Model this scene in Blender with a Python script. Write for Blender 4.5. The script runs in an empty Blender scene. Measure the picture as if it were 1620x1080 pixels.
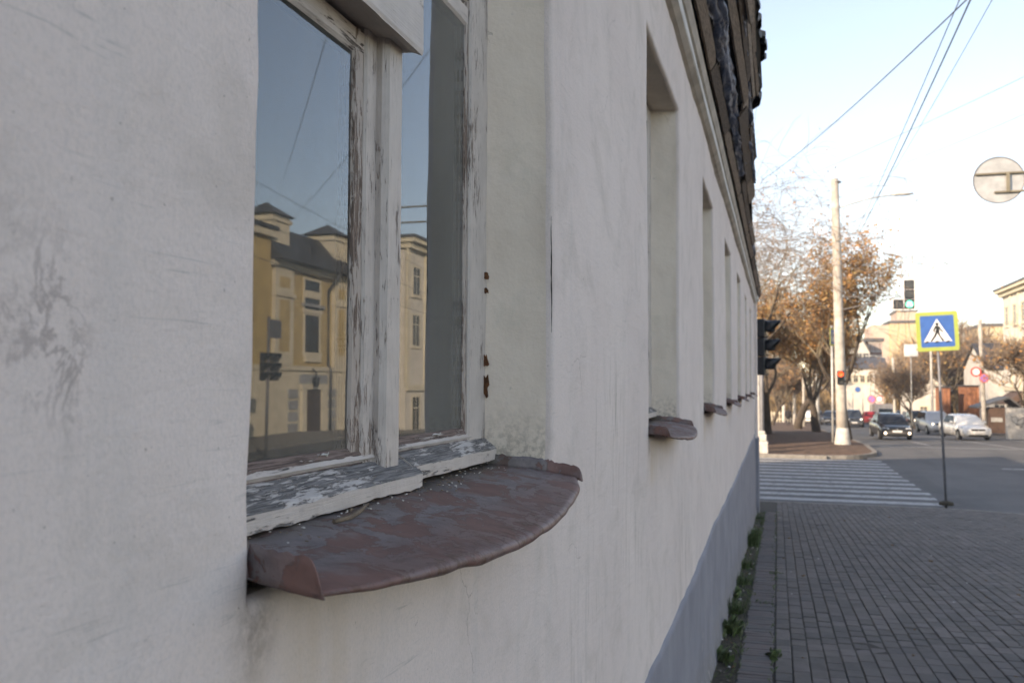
import bpy, bmesh, math, random
from mathutils import Vector, Matrix, noise as mnoise
R = math.radians
S = bpy.context.scene
COL = S.collection

# ------------------------------------------------------------------ camera, sky, sun, exposure
EYE = 1.64                       # camera height over the road beside it
FPX = 1400.0
PITCH = math.atan(65 / FPX)
YAW = math.atan(0.3 * math.cos(PITCH))
ROLL = R(0.25)
cam = bpy.data.cameras.new('camera')
cam.sensor_width = 36; cam.lens = FPX / 1620 * 36
cam.clip_start = 0.02; cam.clip_end = 6000
cam.dof.use_dof = True; cam.dof.focus_distance = 1.42; cam.dof.aperture_fstop = 8.5
cam.dof.aperture_blades = 7
camo = bpy.data.objects.new('camera', cam); COL.objects.link(camo)
CM = Matrix.Rotation(YAW, 3, 'Z') @ Matrix.Rotation(R(90) + PITCH, 3, 'X') @ Matrix.Rotation(ROLL, 3, 'Z')
camo.matrix_world = Matrix.Translation((0, 0, EYE)) @ CM.to_4x4()
S.camera = camo

SUN_EL = R(19)
SUN_H = Vector((0.62, 0.785))    # horizontal way the light travels
w = bpy.data.worlds.new('World'); S.world = w; w.use_nodes = True
nt = w.node_tree; bg = nt.nodes['Background']
sky = nt.nodes.new('ShaderNodeTexSky'); sky.sky_type = 'NISHITA'; sky.sun_disc = False
sky.sun_elevation = SUN_EL; sky.sun_rotation = math.atan2(-SUN_H.x, -SUN_H.y)
sky.air_density = 0.8; sky.dust_density = 0.35; sky.ozone_density = 1.8; sky.altitude = 0
nt.links.new(sky.outputs[0], bg.inputs[0]); bg.inputs[1].default_value = 0.15
sun = bpy.data.lights.new('sun', 'SUN'); sun.energy = 2.8; sun.angle = R(0.53); sun.color = (1.0, 0.945, 0.87)
suno = bpy.data.objects.new('sun', sun); COL.objects.link(suno)
sd = Vector((SUN_H.x * math.cos(SUN_EL), SUN_H.y * math.cos(SUN_EL), -math.sin(SUN_EL)))
suno.rotation_euler = sd.to_track_quat('-Z', 'Y').to_euler(); suno.location = (-30, -40, 40)
S.view_settings.view_transform = 'Standard'; S.view_settings.look = 'None'
S.view_settings.exposure = 1.60; S.view_settings.gamma = 1; S.view_settings.use_curve_mapping = False
S.view_settings.use_white_balance = True; S.view_settings.white_balance_temperature = 9000; S.view_settings.white_balance_tint = 16
S.cycles.use_denoising = True
S.cycles.max_bounces = 7; S.cycles.diffuse_bounces = 3; S.cycles.glossy_bounces = 4; S.cycles.transparent_max_bounces = 12
S.cycles.caustics_reflective = False; S.cycles.caustics_refractive = False

# ------------------------------------------------------------------ small tools
rng = random.Random(7)
def ray(px, py):
    v = CM @ Vector(((px - 810) / FPX, -(py - 540) / FPX, -1.0))
    return v
def atY(px, py, Y):
    v = ray(px, py); t = Y / v.y
    return Vector((v.x * t, Y, EYE + v.z * t))
def atX(px, py, X):
    v = ray(px, py); t = X / v.x
    return Vector((X, v.y * t, EYE + v.z * t))
ZR = [(-60, 1.93), (0, 0.0), (19.5, -1.16), (22.4, -1.29), (29, -1.22), (35.2, -1.16), (42, -1.12), (50, -1.38), (85, -2.56), (130, -3.3), (250, -3.4), (3000, -3.4)]
def zr(Y):
    for (a, za), (b, zb) in zip(ZR, ZR[1:]):
        if Y <= b:
            return za + (zb - za) * (Y - a) / (b - a)
    return ZR[-1][1]
def zs(Y): return zr(Y) + 0.12
def ground(px, py, up=0.0):
    v = ray(px, py); Y = 3.0
    for i in range(40000):
        t = Y / v.y
        if EYE + v.z * t <= zr(Y) + up: break
        Y += 0.02
    return Vector((v.x * t, Y, zr(Y) + up))
def nz(x, y, z=0.0): return mnoise.noise(Vector((x, y, z)))

class MB:
    def __init__(s): s.v = []; s.f = []; s.m = []; s.sm = []
    def add(s, vs, fs, m=0, smooth=False):
        b = len(s.v); s.v += [tuple(x) for x in vs]
        for f in fs: s.f.append(tuple(b + i for i in f)); s.m.append(m); s.sm.append(smooth)
        return b
    def box(s, x0, x1, y0, y1, z0, z1, m=0, M=None):
        vs = [(x, y, z) for x in (x0, x1) for y in (y0, y1) for z in (z0, z1)]
        if M is not None: vs = [M @ Vector(v) for v in vs]
        s.add(vs, [(0, 1, 3, 2), (4, 6, 7, 5), (0, 4, 5, 1), (2, 3, 7, 6), (0, 2, 6, 4), (1, 5, 7, 3)], m)
        return s
    def bbox(s, x0, x1, y0, y1, z0, z1, b=.003, m=0, M=None):   # box with chamfered edges
        xs, ys, zz = (x0, x1), (y0, y1), (z0, z1)
        vs = []; idx = {}
        for i in (0, 1):
            for j in (0, 1):
                for k in (0, 1):
                    sx, sy, sz = (1 - 2 * i) * b, (1 - 2 * j) * b, (1 - 2 * k) * b
                    for a, p in enumerate(((xs[i], ys[j] + sy, zz[k] + sz), (xs[i] + sx, ys[j], zz[k] + sz), (xs[i] + sx, ys[j] + sy, zz[k]))):
                        idx[i, j, k, a] = len(vs); vs.append(Vector(p))
        fs = []
        g = lambda i, j, k, a: idx[i, j, k, a]
        for i in (0, 1): fs.append((g(i, 0, 0, 0), g(i, 1, 0, 0), g(i, 1, 1, 0), g(i, 0, 1, 0)))
        for j in (0, 1): fs.append((g(0, j, 0, 1), g(1, j, 0, 1), g(1, j, 1, 1), g(0, j, 1, 1)))
        for k in (0, 1): fs.append((g(0, 0, k, 2), g(1, 0, k, 2), g(1, 1, k, 2), g(0, 1, k, 2)))
        for j in (0, 1):
            for k in (0, 1): fs.append((g(0, j, k, 1), g(1, j, k, 1), g(1, j, k, 2), g(0, j, k, 2)))
        for i in (0, 1):
            for k in (0, 1): fs.append((g(i, 0, k, 0), g(i, 1, k, 0), g(i, 1, k, 2), g(i, 0, k, 2)))
        for i in (0, 1):
            for j in (0, 1): fs.append((g(i, j, 0, 0), g(i, j, 1, 0), g(i, j, 1, 1), g(i, j, 0, 1)))
        for i in (0, 1):
            for j in (0, 1):
                for k in (0, 1): fs.append((g(i, j, k, 0), g(i, j, k, 1), g(i, j, k, 2)))
        if M is not None: vs = [M @ v for v in vs]
        s.add(vs, fs, m); return s
    def tube(s, pts, rs, n=8, m=0, caps=True, smooth=True):
        pts = [Vector(p) for p in pts]
        if not isinstance(rs, (list, tuple)): rs = [rs] * len(pts)
        d0 = (pts[1] - pts[0]).normalized()
        ref = Vector((0, 0, 1)) if abs(d0.z) < .9 else Vector((1, 0, 0))
        vs = []
        for i, p in enumerate(pts):
            d = (pts[min(i + 1, len(pts) - 1)] - pts[max(i - 1, 0)]).normalized()
            u = d.cross(ref)
            if u.length < 1e-4: u = d.cross(Vector((0, 1, 0)))
            u.normalize(); q = d.cross(u)
            for k in range(n):
                a = 2 * math.pi * k / n
                vs.append(p + (u * math.cos(a) + q * math.sin(a)) * rs[i])
        fs = [(i * n + k, i * n + (k + 1) % n, (i + 1) * n + (k + 1) % n, (i + 1) * n + k) for i in range(len(pts) - 1) for k in range(n)]
        b = s.add(vs, fs, m, smooth)
        if caps:
            for i in (0, len(pts) - 1):
                s.f.append(tuple(b + i * n + k for k in range(n))); s.m.append(m); s.sm.append(False)
        return s
    def prism(s, poly, M, t, m=0):     # polygon in local xy extruded along local z by t, placed by matrix M
        n = len(poly)
        vs = [M @ Vector((x, y, 0)) for x, y in poly] + [M @ Vector((x, y, t)) for x, y in poly]
        s.add(vs, [tuple(range(n)), tuple(range(2 * n - 1, n - 1, -1))] + [(i, (i + 1) % n, n + (i + 1) % n, n + i) for i in range(n)], m)
        return s
    def ringloft(s, rings, m=0, smooth=True, closed=True, caps=True):
        n = len(rings[0]); vs = [p for r in rings for p in r]
        fs = []
        for i in range(len(rings) - 1):
            for k in range(n if closed else n - 1):
                fs.append((i * n + k, i * n + (k + 1) % n, (i + 1) * n + (k + 1) % n, (i + 1) * n + k))
        b = s.add(vs, fs, m, smooth)
        if caps and closed:
            for i in (0, len(rings) - 1):
                s.f.append(tuple(b + i * n + k for k in range(n))); s.m.append(m); s.sm.append(False)
        return s
    def mesh(s, name, mats):
        me = bpy.data.meshes.new(name); me.from_pydata(s.v, [], s.f)
        for q in (mats if isinstance(mats, (list, tuple)) else [mats]): me.materials.append(q)
        if any(s.m): me.polygons.foreach_set('material_index', s.m)
        if any(s.sm): me.polygons.foreach_set('use_smooth', s.sm)
        bm = bmesh.new(); bm.from_mesh(me); bmesh.ops.recalc_face_normals(bm, faces=bm.faces); bm.to_mesh(me); bm.free()
        me.update(); return me
    def build(s, name, mats, parent=None, loc=None, **kw):
        o = bpy.data.objects.new(name, s.mesh(name, mats)); COL.objects.link(o)
        if parent is not None: o.parent = parent
        if loc is not None: o.location = loc
        for k, v in kw.items(): o[k] = v
        return o
def inst(name, me, parent=None, loc=(0, 0, 0), rot=None, scale=None, **kw):
    o = bpy.data.objects.new(name, me); COL.objects.link(o); o.parent = parent; o.location = loc
    if rot is not None: o.rotation_euler = rot
    if scale is not None: o.scale = scale
    for k, v in kw.items(): o[k] = v
    return o
def tag(o, label, cat, group=None):
    o['label'] = label; o['category'] = cat
    if group: o['group'] = group
    return o
def thing(name, label, cat, loc=(0, 0, 0), rz=0, group=None):
    o = bpy.data.objects.new(name, None); COL.objects.link(o); o.location = loc; o.rotation_euler = (0, 0, rz)
    o.empty_display_size = .1
    return tag(o, label, cat, group)
def structure(o): o['kind'] = 'structure'; return o
def kids(o): return [c for c in bpy.data.objects if c.parent is o]
def copy_tree(o, parent=None):
    c = o.copy(); COL.objects.link(c); c.parent = parent
    for ch in kids(o): copy_tree(ch, c)
    return c
def RX(normal_axis, x, y, z):     # frame whose local z points along a world axis, local y up
    ax = {'-y': ((1, 0, 0), (0, 0, 1), (0, -1, 0)), '+y': ((-1, 0, 0), (0, 0, 1), (0, 1, 0)),
          '-x': ((0, -1, 0), (0, 0, 1), (-1, 0, 0)), '+x': ((0, 1, 0), (0, 0, 1), (1, 0, 0)), '+z': ((1, 0, 0), (0, 1, 0), (0, 0, 1))}[normal_axis]
    M = Matrix(ax).transposed().to_4x4(); M.translation = Vector((x, y, z)); return M
def circle(r, n=24, cx=0, cy=0): return [(cx + r * math.cos(2 * math.pi * k / n), cy + r * math.sin(2 * math.pi * k / n)) for k in range(n)]

# ------------------------------------------------------------------ materials
class NT:
    def __init__(s, name):
        s.m = bpy.data.materials.new(name); s.m.use_nodes = True; s.t = s.m.node_tree
        s.b = s.t.nodes['Principled BSDF']; s.out = s.t.nodes['Material Output']
    def n(s, typ, **kw):
        q = s.t.nodes.new('ShaderNode' + typ)
        for k, v in kw.items():
            if k in q.inputs: s.put(q.inputs[k], v)
            else: setattr(q, k, v)
        return q
    def put(s, sock, v):
        if isinstance(v, bpy.types.NodeSocket): s.t.links.new(v, sock)
        elif hasattr(v, 'outputs'): s.t.links.new(v.outputs[0], sock)
        else:
            if isinstance(v, tuple) and len(v) == 3 and sock.type == 'RGBA': v = v + (1,)
            sock.default_value = v
    def pos(s, scale=(1, 1, 1), obj=False):
        if obj: src = s.n('TexCoord').outputs['Object']
        else: src = s.n('NewGeometry').outputs['Position']
        q = s.n('Mapping'); s.put(q.inputs['Vector'], src); q.inputs['Scale'].default_value = scale; return q.outputs[0]
    def noise(s, scale, vec=None, detail=4, rough=.55, dist=0):
        q = s.n('TexNoise'); q.inputs['Scale'].default_value = scale; q.inputs['Detail'].default_value = detail
        q.inputs['Roughness'].default_value = rough; q.inputs['Distortion'].default_value = dist
        if vec is not None: s.put(q.inputs['Vector'], vec)
        return q.outputs['Fac']
    def ramp(s, fac, a, b, lo=0.0, hi=1.0):
        q = s.n('MapRange'); s.put(q.inputs['Value'], fac); q.inputs['From Min'].default_value = a; q.inputs['From Max'].default_value = b
        q.inputs['To Min'].default_value = lo; q.inputs['To Max'].default_value = hi; q.interpolation_type = 'SMOOTHSTEP'; return q.outputs[0]
    def mix(s, fac, a, b, mode='MIX'):
        q = s.n('MixRGB'); q.blend_type = mode; s.put(q.inputs[0], fac); s.put(q.inputs[1], a); s.put(q.inputs[2], b); return q.outputs[0]
    def math(s, op, a, b=0.0):
        q = s.n('Math'); q.operation = op; s.put(q.inputs[0], a); s.put(q.inputs[1], b); return q.outputs[0]
    def near(s, p, r0, r1, scale=(1, 1, 1)):    # 1 near a world point, 0 far
        g = s.n('NewGeometry').outputs['Position']
        q = s.n('VectorMath'); q.operation = 'SUBTRACT'; s.put(q.inputs[0], g); q.inputs[1].default_value = p
        r = s.n('VectorMath'); r.operation = 'MULTIPLY'; s.put(r.inputs[0], q.outputs[0]); r.inputs[1].default_value = scale
        l = s.n('VectorMath'); l.operation = 'LENGTH'; s.put(l.inputs[0], r.outputs[0])
        return s.ramp(l.outputs['Value'], r0, r1, 1, 0)
    def bump(s, h, strength=.3, dist=.01, normal=None):
        q = s.n('Bump'); q.inputs['Strength'].default_value = strength; q.inputs['Distance'].default_value = dist; s.put(q.inputs['Height'], h)
        if normal is not None: s.put(q.inputs['Normal'], normal)
        return q.outputs[0]
    def done(s, col, rough=.8, normal=None, metal=0, spec=.5):
        s.put(s.b.inputs['Base Color'], col); s.put(s.b.inputs['Roughness'], rough); s.b.inputs['Metallic'].default_value = metal
        s.b.inputs['Specular IOR Level'].default_value = spec
        if normal is not None: s.put(s.b.inputs['Normal'], normal)
        return s.m
def simple(name, c, rough=.7, var=.2, scale=6, metal=0, bump=0.0, obj=True, spec=.5):
    t = NT(name); p = t.pos((1, 1, 1), obj)
    n = t.noise(scale, p, 5)
    c2 = tuple(x * (1 - var) for x in c); c3 = tuple(min(1, x * (1 + var * .6)) for x in c)
    col = t.mix(t.ramp(n, .3, .7), c2, c3)
    nm = t.bump(t.noise(scale * 6, p, 4), bump, .01) if bump else None
    return t.done(col, rough, nm, metal, spec)
def emit(name, c, e):
    t = NT(name); t.b.inputs['Emission Color'].default_value = c + (1,); t.b.inputs['Emission Strength'].default_value = e
    return t.done(c, .4)

XW = -0.45                       # street face of the white house
A0, WW, PITCHW = 0.70, 1.09, 2.54
ZB, ZT = EYE - 0.194, EYE + 1.335

def mat_plaster():
    t = NT('white_plaster'); p = t.pos()
    base = t.mix(t.ramp(t.noise(1.3, p, 6), .3, .7), (.735, .632, .595), (.80, .697, .655))
    streak = t.noise(1, t.pos((3, 16, 1.1)), 6, .6)
    base = t.mix(t.ramp(streak, .52, .80, 0, .28), base, (.56, .54, .525))
    # broad grimy streaks running down
    st2 = t.noise(1, t.pos((2, 5.5, .45)), 5, .65, .4)
    base = t.mix(t.ramp(st2, .62, .78, 0, .28), base, (.47, .445, .41))
    # fine brush scratches and hairlines
    scr = t.noise(1, t.pos((10, 9, 170)), 3, .7, .5)
    base = t.mix(t.math('MULTIPLY', t.ramp(scr, .60, .74, 0, .6), t.ramp(t.noise(3, p, 3), .45, .6)), base, (.45, .42, .40))
    grain = t.noise(1, t.pos((260, 260, 210)), 4, .65)
    base = t.mix(t.ramp(grain, .40, .72, 0, .30), base, (.50, .46, .45))
    blot = t.noise(5, p, 8, .7, .6)
    base = t.mix(t.ramp(blot, .46, .70, 0, .42), base, (.53, .465, .42))
    spk2 = t.noise(140, p, 2, .5)
    base = t.mix(t.ramp(spk2, .73, .77, 0, .5), base, (.27, .23, .21))
    spk = t.noise(60, p, 2, .5)
    base = t.mix(t.ramp(spk, .76, .79, 0, .7), base, (.22, .19, .17))
    v = t.n('TexVoronoi'); v.feature = 'DISTANCE_TO_EDGE'; v.inputs['Scale'].default_value = 2.7
    dn = t.n('TexNoise'); dn.inputs['Scale'].default_value = 5; dn.inputs['Detail'].default_value = 6; t.put(dn.inputs['Vector'], p)
    pv = t.n('VectorMath'); pv.operation = 'ADD'; t.put(pv.inputs[0], p)
    ds = t.n('VectorMath'); ds.operation = 'SCALE'; t.put(ds.inputs[0], dn.outputs['Color']); ds.inputs['Scale'].default_value = .22
    t.put(pv.inputs[1], ds.outputs[0]); t.put(v.inputs['Vector'], pv.outputs[0])
    crack = t.math('MULTIPLY', t.ramp(v.outputs['Distance'], 0.0, .004, 1, 0), t.ramp(t.noise(1.7, t.pos((1, 1.6, 1)), 3), .56, .66))
    base = t.mix(t.math('MULTIPLY', crack, .42), base, (.30, .26, .24))
    # worn grey patch at the near left, dirt under the sill ends
    dirtn = t.noise(15, t.pos((1, 1.1, .75)), 9, .66, .7)
    vein = t.ramp(t.math('ABSOLUTE', t.math('SUBTRACT', dirtn, .5)), .0, .03, 1, 0)
    smut = t.ramp(t.noise(40, p, 8, .75), .50, .62)
    for px_, py_, r_, sc_, k_ in ((10, 480, .085, (1, 1, .8), .42), (70, 560, .06, (1, 1, .9), .38), (115, 620, .028, (1, 1.2, .55), .42), (100, 460, .05, (1, 1, .8), .3)):
        a = t.near(tuple(atX(px_, py_, XW)), r_ * .1, r_, sc_)
        base = t.mix(t.math('MULTIPLY', a, t.math('MULTIPLY', t.math('MAXIMUM', vein, t.math('MULTIPLY', smut, .75)), k_)), base, (.30, .245, .235))
    # run-off streaks further along the wall
    runs = t.noise(1, t.pos((3, 30, 2.2)), 7, .72, .6)
    for px_, py_, r_, sc_, k_ in ((965, 675, .30, (1, .8, .9), .75), (1085, 870, .42, (1, .7, .7), .7), (930, 1000, .35, (1, .9, .8), .5), (1000, 820, .4, (1, .8, .8), .4)):
        a = t.near(tuple(atX(px_, py_, XW)), r_ * .15, r_, sc_)
        base = t.mix(t.math('MULTIPLY', a, t.ramp(runs, .50, .66, 0, k_)), base, (.40, .345, .30))
    fine = t.noise(45, p, 5, .7)
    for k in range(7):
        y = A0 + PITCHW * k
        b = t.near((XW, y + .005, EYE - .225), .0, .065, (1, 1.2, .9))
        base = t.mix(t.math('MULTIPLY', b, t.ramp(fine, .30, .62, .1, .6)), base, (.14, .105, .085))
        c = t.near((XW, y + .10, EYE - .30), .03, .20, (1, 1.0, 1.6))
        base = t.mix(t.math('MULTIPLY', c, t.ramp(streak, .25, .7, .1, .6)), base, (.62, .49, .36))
    # foot of the wall
    z = t.n('SeparateXYZ'); t.put(z.inputs[0], t.n('NewGeometry').outputs['Position'])
    h = t.math('ADD', t.math('MULTIPLY', t.noise(9, p, 7, .6), .6), t.math('MULTIPLY', t.noise(1, t.pos((230, 230, 190)), 5, .7), .42))
    h = t.math('ADD', h, t.math('MULTIPLY', t.noise(1, t.pos((8, 60, 6)), 4), .35))
    h = t.math('ADD', h, t.math('MULTIPLY', t.noise(1, t.pos((5, 7, 26)), 5, .6, .8), .7))
    h = t.math('SUBTRACT', h, t.math('MULTIPLY', crack, .4))
    return t.done(base, .88, t.bump(h, .50, .006), 0, .2)
def mat_reveal():
    t = NT('reveal_plaster'); p = t.pos()
    base = t.mix(t.ramp(t.noise(4, t.pos((1, 1, .5)), 6, .6), .32, .68), (.70, .60, .51), (.82, .715, .615))
    base = t.mix(t.ramp(t.noise(5, p, 7, .7, .5), .52, .70, 0, .5), base, (.62, .565, .48))
    fine = t.noise(70, p, 5, .7)
    base = t.mix(t.ramp(fine, .62, .78, 0, .5), base, (.44, .41, .36))
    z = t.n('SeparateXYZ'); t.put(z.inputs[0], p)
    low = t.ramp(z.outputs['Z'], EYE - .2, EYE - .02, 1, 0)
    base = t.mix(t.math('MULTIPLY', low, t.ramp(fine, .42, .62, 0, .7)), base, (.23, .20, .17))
    v = t.n('TexVoronoi'); v.feature = 'DISTANCE_TO_EDGE'; v.inputs['Scale'].default_value = 5.2
    dn = t.n('TexNoise'); dn.inputs['Scale'].default_value = 9; dn.inputs['Detail'].default_value = 6; t.put(dn.inputs['Vector'], p)
    ds = t.n('VectorMath'); ds.operation = 'SCALE'; t.put(ds.inputs[0], dn.outputs['Color']); ds.inputs['Scale'].default_value = .10
    pv = t.n('VectorMath'); pv.operation = 'ADD'; t.put(pv.inputs[0], t.pos((1, 1, .55))); t.put(pv.inputs[1], ds.outputs[0]); t.put(v.inputs['Vector'], pv.outputs[0])
    crack = t.math('MULTIPLY', t.ramp(v.outputs['Distance'], 0.0, .005, 1, 0), t.ramp(t.noise(3.1, p, 3), .52, .62))
    base = t.mix(t.math('MULTIPLY', crack, .45), base, (.17, .15, .13))
    rust = t.math('MULTIPLY', t.ramp(t.noise(1, t.pos((40, 40, 9)), 5, .7), .60, .72), 1.0)
    h = t.math('SUBTRACT', t.noise(22, p, 7, .62), t.math('MULTIPLY', crack, .8))
    return t.done(base, .9, t.bump(h, .6, .006), 0, .2)
def mat_paintwood(name, grain, wear=.5, paint=(.60, .535, .495), wood=(.13, .11, .10), fine=1.0, obj=False):
    t = NT(name)
    g = {'z': (150, 150, 22), 'y': (150, 20, 150)}[grain]; g = tuple(x * fine for x in g)
    p = t.pos((1, 1, 1))
    gr = t.noise(1, t.pos(g), 7, .72, .5)
    med = t.noise(1, t.pos(tuple(x * .55 for x in g)), 6, .7, .8)
    big = t.noise(1, t.pos({'z': (14, 14, 5), 'y': (14, 4, 14)}[grain]), 4, .6)
    k = t.math('ADD', t.math('MULTIPLY', gr, .42), t.math('MULTIPLY', med, .38))
    k = t.math('ADD', k, t.math('MULTIPLY', big, .36))
    th = .745 - wear * .20
    m = t.ramp(k, th, th + .018)
    edge = t.ramp(k, th - .035, th)
    pc = t.mix(t.ramp(t.noise(20, p, 6, .6), .3, .7), paint, tuple(x * .88 for x in paint))
    pc = t.mix(t.math('MULTIPLY', t.ramp(med, .45, .7), .3), pc, (.40, .34, .31))
    pc = t.mix(t.math('MULTIPLY', edge, .4), pc, (.34, .29, .27))
    fg = t.noise(1, t.pos({'z': (420, 420, 16), 'y': (420, 14, 420)}[grain]), 3, .6)
    wc = t.mix(t.ramp(fg, .35, .65), tuple(x * .7 for x in wood), tuple(min(1, x * 1.9) for x in wood))
    cr = t.math('MULTIPLY', t.ramp(fg, .66, .70), t.ramp(med, .5, .6))
    col = t.mix(m, t.mix(t.math('MULTIPLY', cr, .7), pc, (.12, .10, .09)), wc)
    h = t.math('SUBTRACT', t.math('MULTIPLY', fg, .45), m)
    return t.done(col, t.mix(m, (.55,) * 3, (.85,) * 3), t.bump(h, .8, .0022), 0, .3)
def mat_sill():
    t = NT('painted_sill_metal'); p = t.pos()
    n1 = t.noise(1, t.pos((20, 13, 20)), 9, .72, .5)
    n2 = t.noise(40, p, 5, .7)
    m = t.ramp(t.math('ADD', n1, t.math('MULTIPLY', n2, .13)), .545, .565)
    m = t.math('MULTIPLY', m, t.ramp(t.noise(6, p, 4), .36, .48))
    edge = t.math('MULTIPLY', t.ramp(t.math('ADD', n1, t.math('MULTIPLY', n2, .13)), .535, .565), t.ramp(t.math('ADD', n1, t.math('MULTIPLY', n2, .13)), .565, .60, 1, 0))
    z = t.n('SeparateXYZ'); t.put(z.inputs[0], p)
    x = z.outputs['X']
    grey = t.mix(t.ramp(n2, .3, .7), (.145, .126, .134), (.23, .20, .205))
    red = t.mix(t.ramp(t.noise(25, p, 4), .3, .7), (.16, .072, .058), (.215, .10, .082))
    front = t.ramp(x, -.47, -.385)
    col = t.mix(t.math('MAXIMUM', t.math('MULTIPLY', m, .8), t.math('MULTIPLY', front, .55)), grey, red)
    col = t.mix(t.math('MULTIPLY', edge, .22), col, (.05, .042, .042))
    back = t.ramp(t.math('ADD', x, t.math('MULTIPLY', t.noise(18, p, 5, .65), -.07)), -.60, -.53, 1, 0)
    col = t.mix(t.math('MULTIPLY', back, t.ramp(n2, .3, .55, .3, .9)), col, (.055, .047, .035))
    rst = t.noise(1, t.pos((30, 55, 30)), 5, .7)
    col = t.mix(t.math('MULTIPLY', t.ramp(x, -.395, -.36), t.ramp(rst, .5, .62, 0, .8)), col, (.10, .05, .03))
    spk = t.noise(150, p, 2, .5)
    col = t.mix(t.math('MULTIPLY', t.ramp(spk, .72, .76), t.ramp(x, -.50, -.42, .9, .1)), col, (.42, .40, .38))
    h = t.math('ADD', t.math('MULTIPLY', n2, .5), t.math('MULTIPLY', m, -.5))
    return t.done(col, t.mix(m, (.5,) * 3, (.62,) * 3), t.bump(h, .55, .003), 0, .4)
def mat_glass(name, ior=2.0):
    t = NT(name)
    tr = t.n('BsdfTransparent'); tr.inputs[0].default_value = (.86, .88, .88, 1)
    gl = t.n('BsdfGlossy'); gl.inputs['Roughness'].default_value = .012
    gl.inputs[0].default_value = (.93, .97, 1, 1)
    n = t.noise(3.0, t.pos((1, 1, 1)), 1, .4)
    nm = t.bump(n, .02, .012)
    t.put(gl.inputs['Normal'], nm)
    f = t.n('Fresnel'); f.inputs['IOR'].default_value = ior
    mx = t.n('MixShader'); t.put(mx.inputs[0], f.outputs[0]); t.put(mx.inputs[1], tr.outputs[0]); t.put(mx.inputs[2], gl.outputs[0])
    df = t.n('BsdfDiffuse'); df.inputs[0].default_value = (.5, .5, .48, 1)
    dm = t.ramp(t.noise(1, t.pos((30, 20, 3)), 6, .7), .3, .75, 0.05, .13)
    mx2 = t.n('MixShader'); t.put(mx2.inputs[0], dm); t.put(mx2.inputs[1], mx.outputs[0]); t.put(mx2.inputs[2], df.outputs[0])
    t.put(t.out.inputs['Surface'], mx2.outputs[0]); return t.m
M = {}
M['plaster'] = mat_plaster(); M['reveal'] = mat_reveal()
M['frame_v'] = mat_paintwood('flaking_white_paint_upright', 'z', .50, (.60, .535, .495), (.20, .16, .14), 1.5)
M['sash_v'] = mat_paintwood('worn_sash_paint_upright', 'z', .76, (.48, .41, .365), (.15, .11, .09), 1.4)
M['frame_h'] = mat_paintwood('flaking_white_paint_level', 'y', .50)
M['board_h'] = mat_paintwood('weathered_drip_board', 'y', 1.02, (.56, .535, .525), (.135, .13, .13), .8)
M['boardface'] = mat_paintwood('drip_board_front_paint', 'y', .50, (.60, .54, .505), (.16, .15, .145), 1.2)
M['rail_h'] = mat_paintwood('brown_weathered_rail', 'y', 1.15, (.42, .37, .35), (.13, .095, .085))
M['sill'] = mat_sill(); M['glass'] = mat_glass('window_glass')
# ------------------------------------------------------------------ the white house
M['cornice'] = simple('shade_toned_cornice_beige', (.46, .40, .345), .85, .22, 5, bump=.25, obj=False)  # beige with the shadow tone of the cove's underside painted in
M['cornice_white'] = simple('white_cornice_band', (.66, .64, .62), .85, .12, 5, bump=.2, obj=False)
def mat_plinth():
    t = NT('lavender_plinth_paint'); p = t.pos()
    c = t.mix(t.ramp(t.noise(2.2, p, 6), .3, .7), (.232, .233, .268), (.295, .295, .33))
    c = t.mix(t.ramp(t.noise(1, t.pos((2, 6, .8)), 5, .65), .58, .78, 0, .4), c, (.20, .19, .21))
    z = t.n('SeparateXYZ'); t.put(z.inputs[0], p)
    gz = t.math('ADD', z.outputs['Z'], t.math('MULTIPLY', z.outputs['Y'], .0595))
    sp = t.math('MULTIPLY', t.ramp(gz, .05, .50, 1, 0), t.ramp(t.noise(14, p, 7, .75), .36, .54))
    c = t.mix(t.math('MULTIPLY', sp, .75), c, (.205, .19, .175))
    c = t.mix(t.math('MULTIPLY', t.ramp(t.noise(8, p, 8, .75), .60, .64), t.ramp(gz, .1, .9, .9, .15)), c, (.40, .38, .36))
    return t.done(c, .85, t.bump(t.noise(20, p, 7, .65), .5, .006), 0, .2)
M['plinth'] = mat_plinth()
M['pilaster'] = M['plaster']
M['dark'] = simple('painted_gap_shade', (.02, .018, .017), .95, .3, 5)
M['board1'] = mat_paintwood('grey_brown_soffit_wood', 'y', 1.7, (.20, .165, .14), (.155, .115, .09), .35)
M['board2'] = mat_paintwood('pale_weathered_soffit_wood', 'y', 1.4, (.30, .25, .21), (.22, .175, .145), .35)
M['board3'] = mat_paintwood('dark_soffit_wood', 'y', 1.5, (.13, .10, .085), (.075, .055, .045), .35)
def mat_tar():
    t = NT('blue_tar_paper'); p = t.pos((5, 3, 5))
    n = t.noise(1, p, 6, .65, 1.0)
    c = t.mix(t.ramp(n, .3, .62), (.022, .036, .075), (.075, .115, .20))
    c = t.mix(t.ramp(t.noise(1, t.pos((14, 9, 14)), 6, .7, 1.5), .66, .75, 0, .8), c, (.25, .27, .30))
    return t.done(c, .5, t.bump(n, .8, .04))
M['tar'] = mat_tar()
M['tin'] = simple('rusty_dark_roof_tin', (.045, .04, .04), .6, .4, 3, bump=.2)
M['rust'] = simple('rust', (.15, .06, .025), .9, .6, 60, bump=.6)
M['lace'] = None
def mat_curtain():
    t = NT('sheer_curtain'); d = t.n('BsdfDiffuse'); d.inputs[0].default_value = (.8, .82, .83, 1)
    tl = t.n('BsdfTranslucent'); tl.inputs[0].default_value = (.5, .5, .5, 1)
    mx = t.n('MixShader'); mx.inputs[0].default_value = .4; t.put(mx.inputs[1], d.outputs[0]); t.put(mx.inputs[2], tl.outputs[0])
    t.put(t.out.inputs['Surface'], mx.outputs[0]); return t.m
M['lace'] = mat_curtain()
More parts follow.
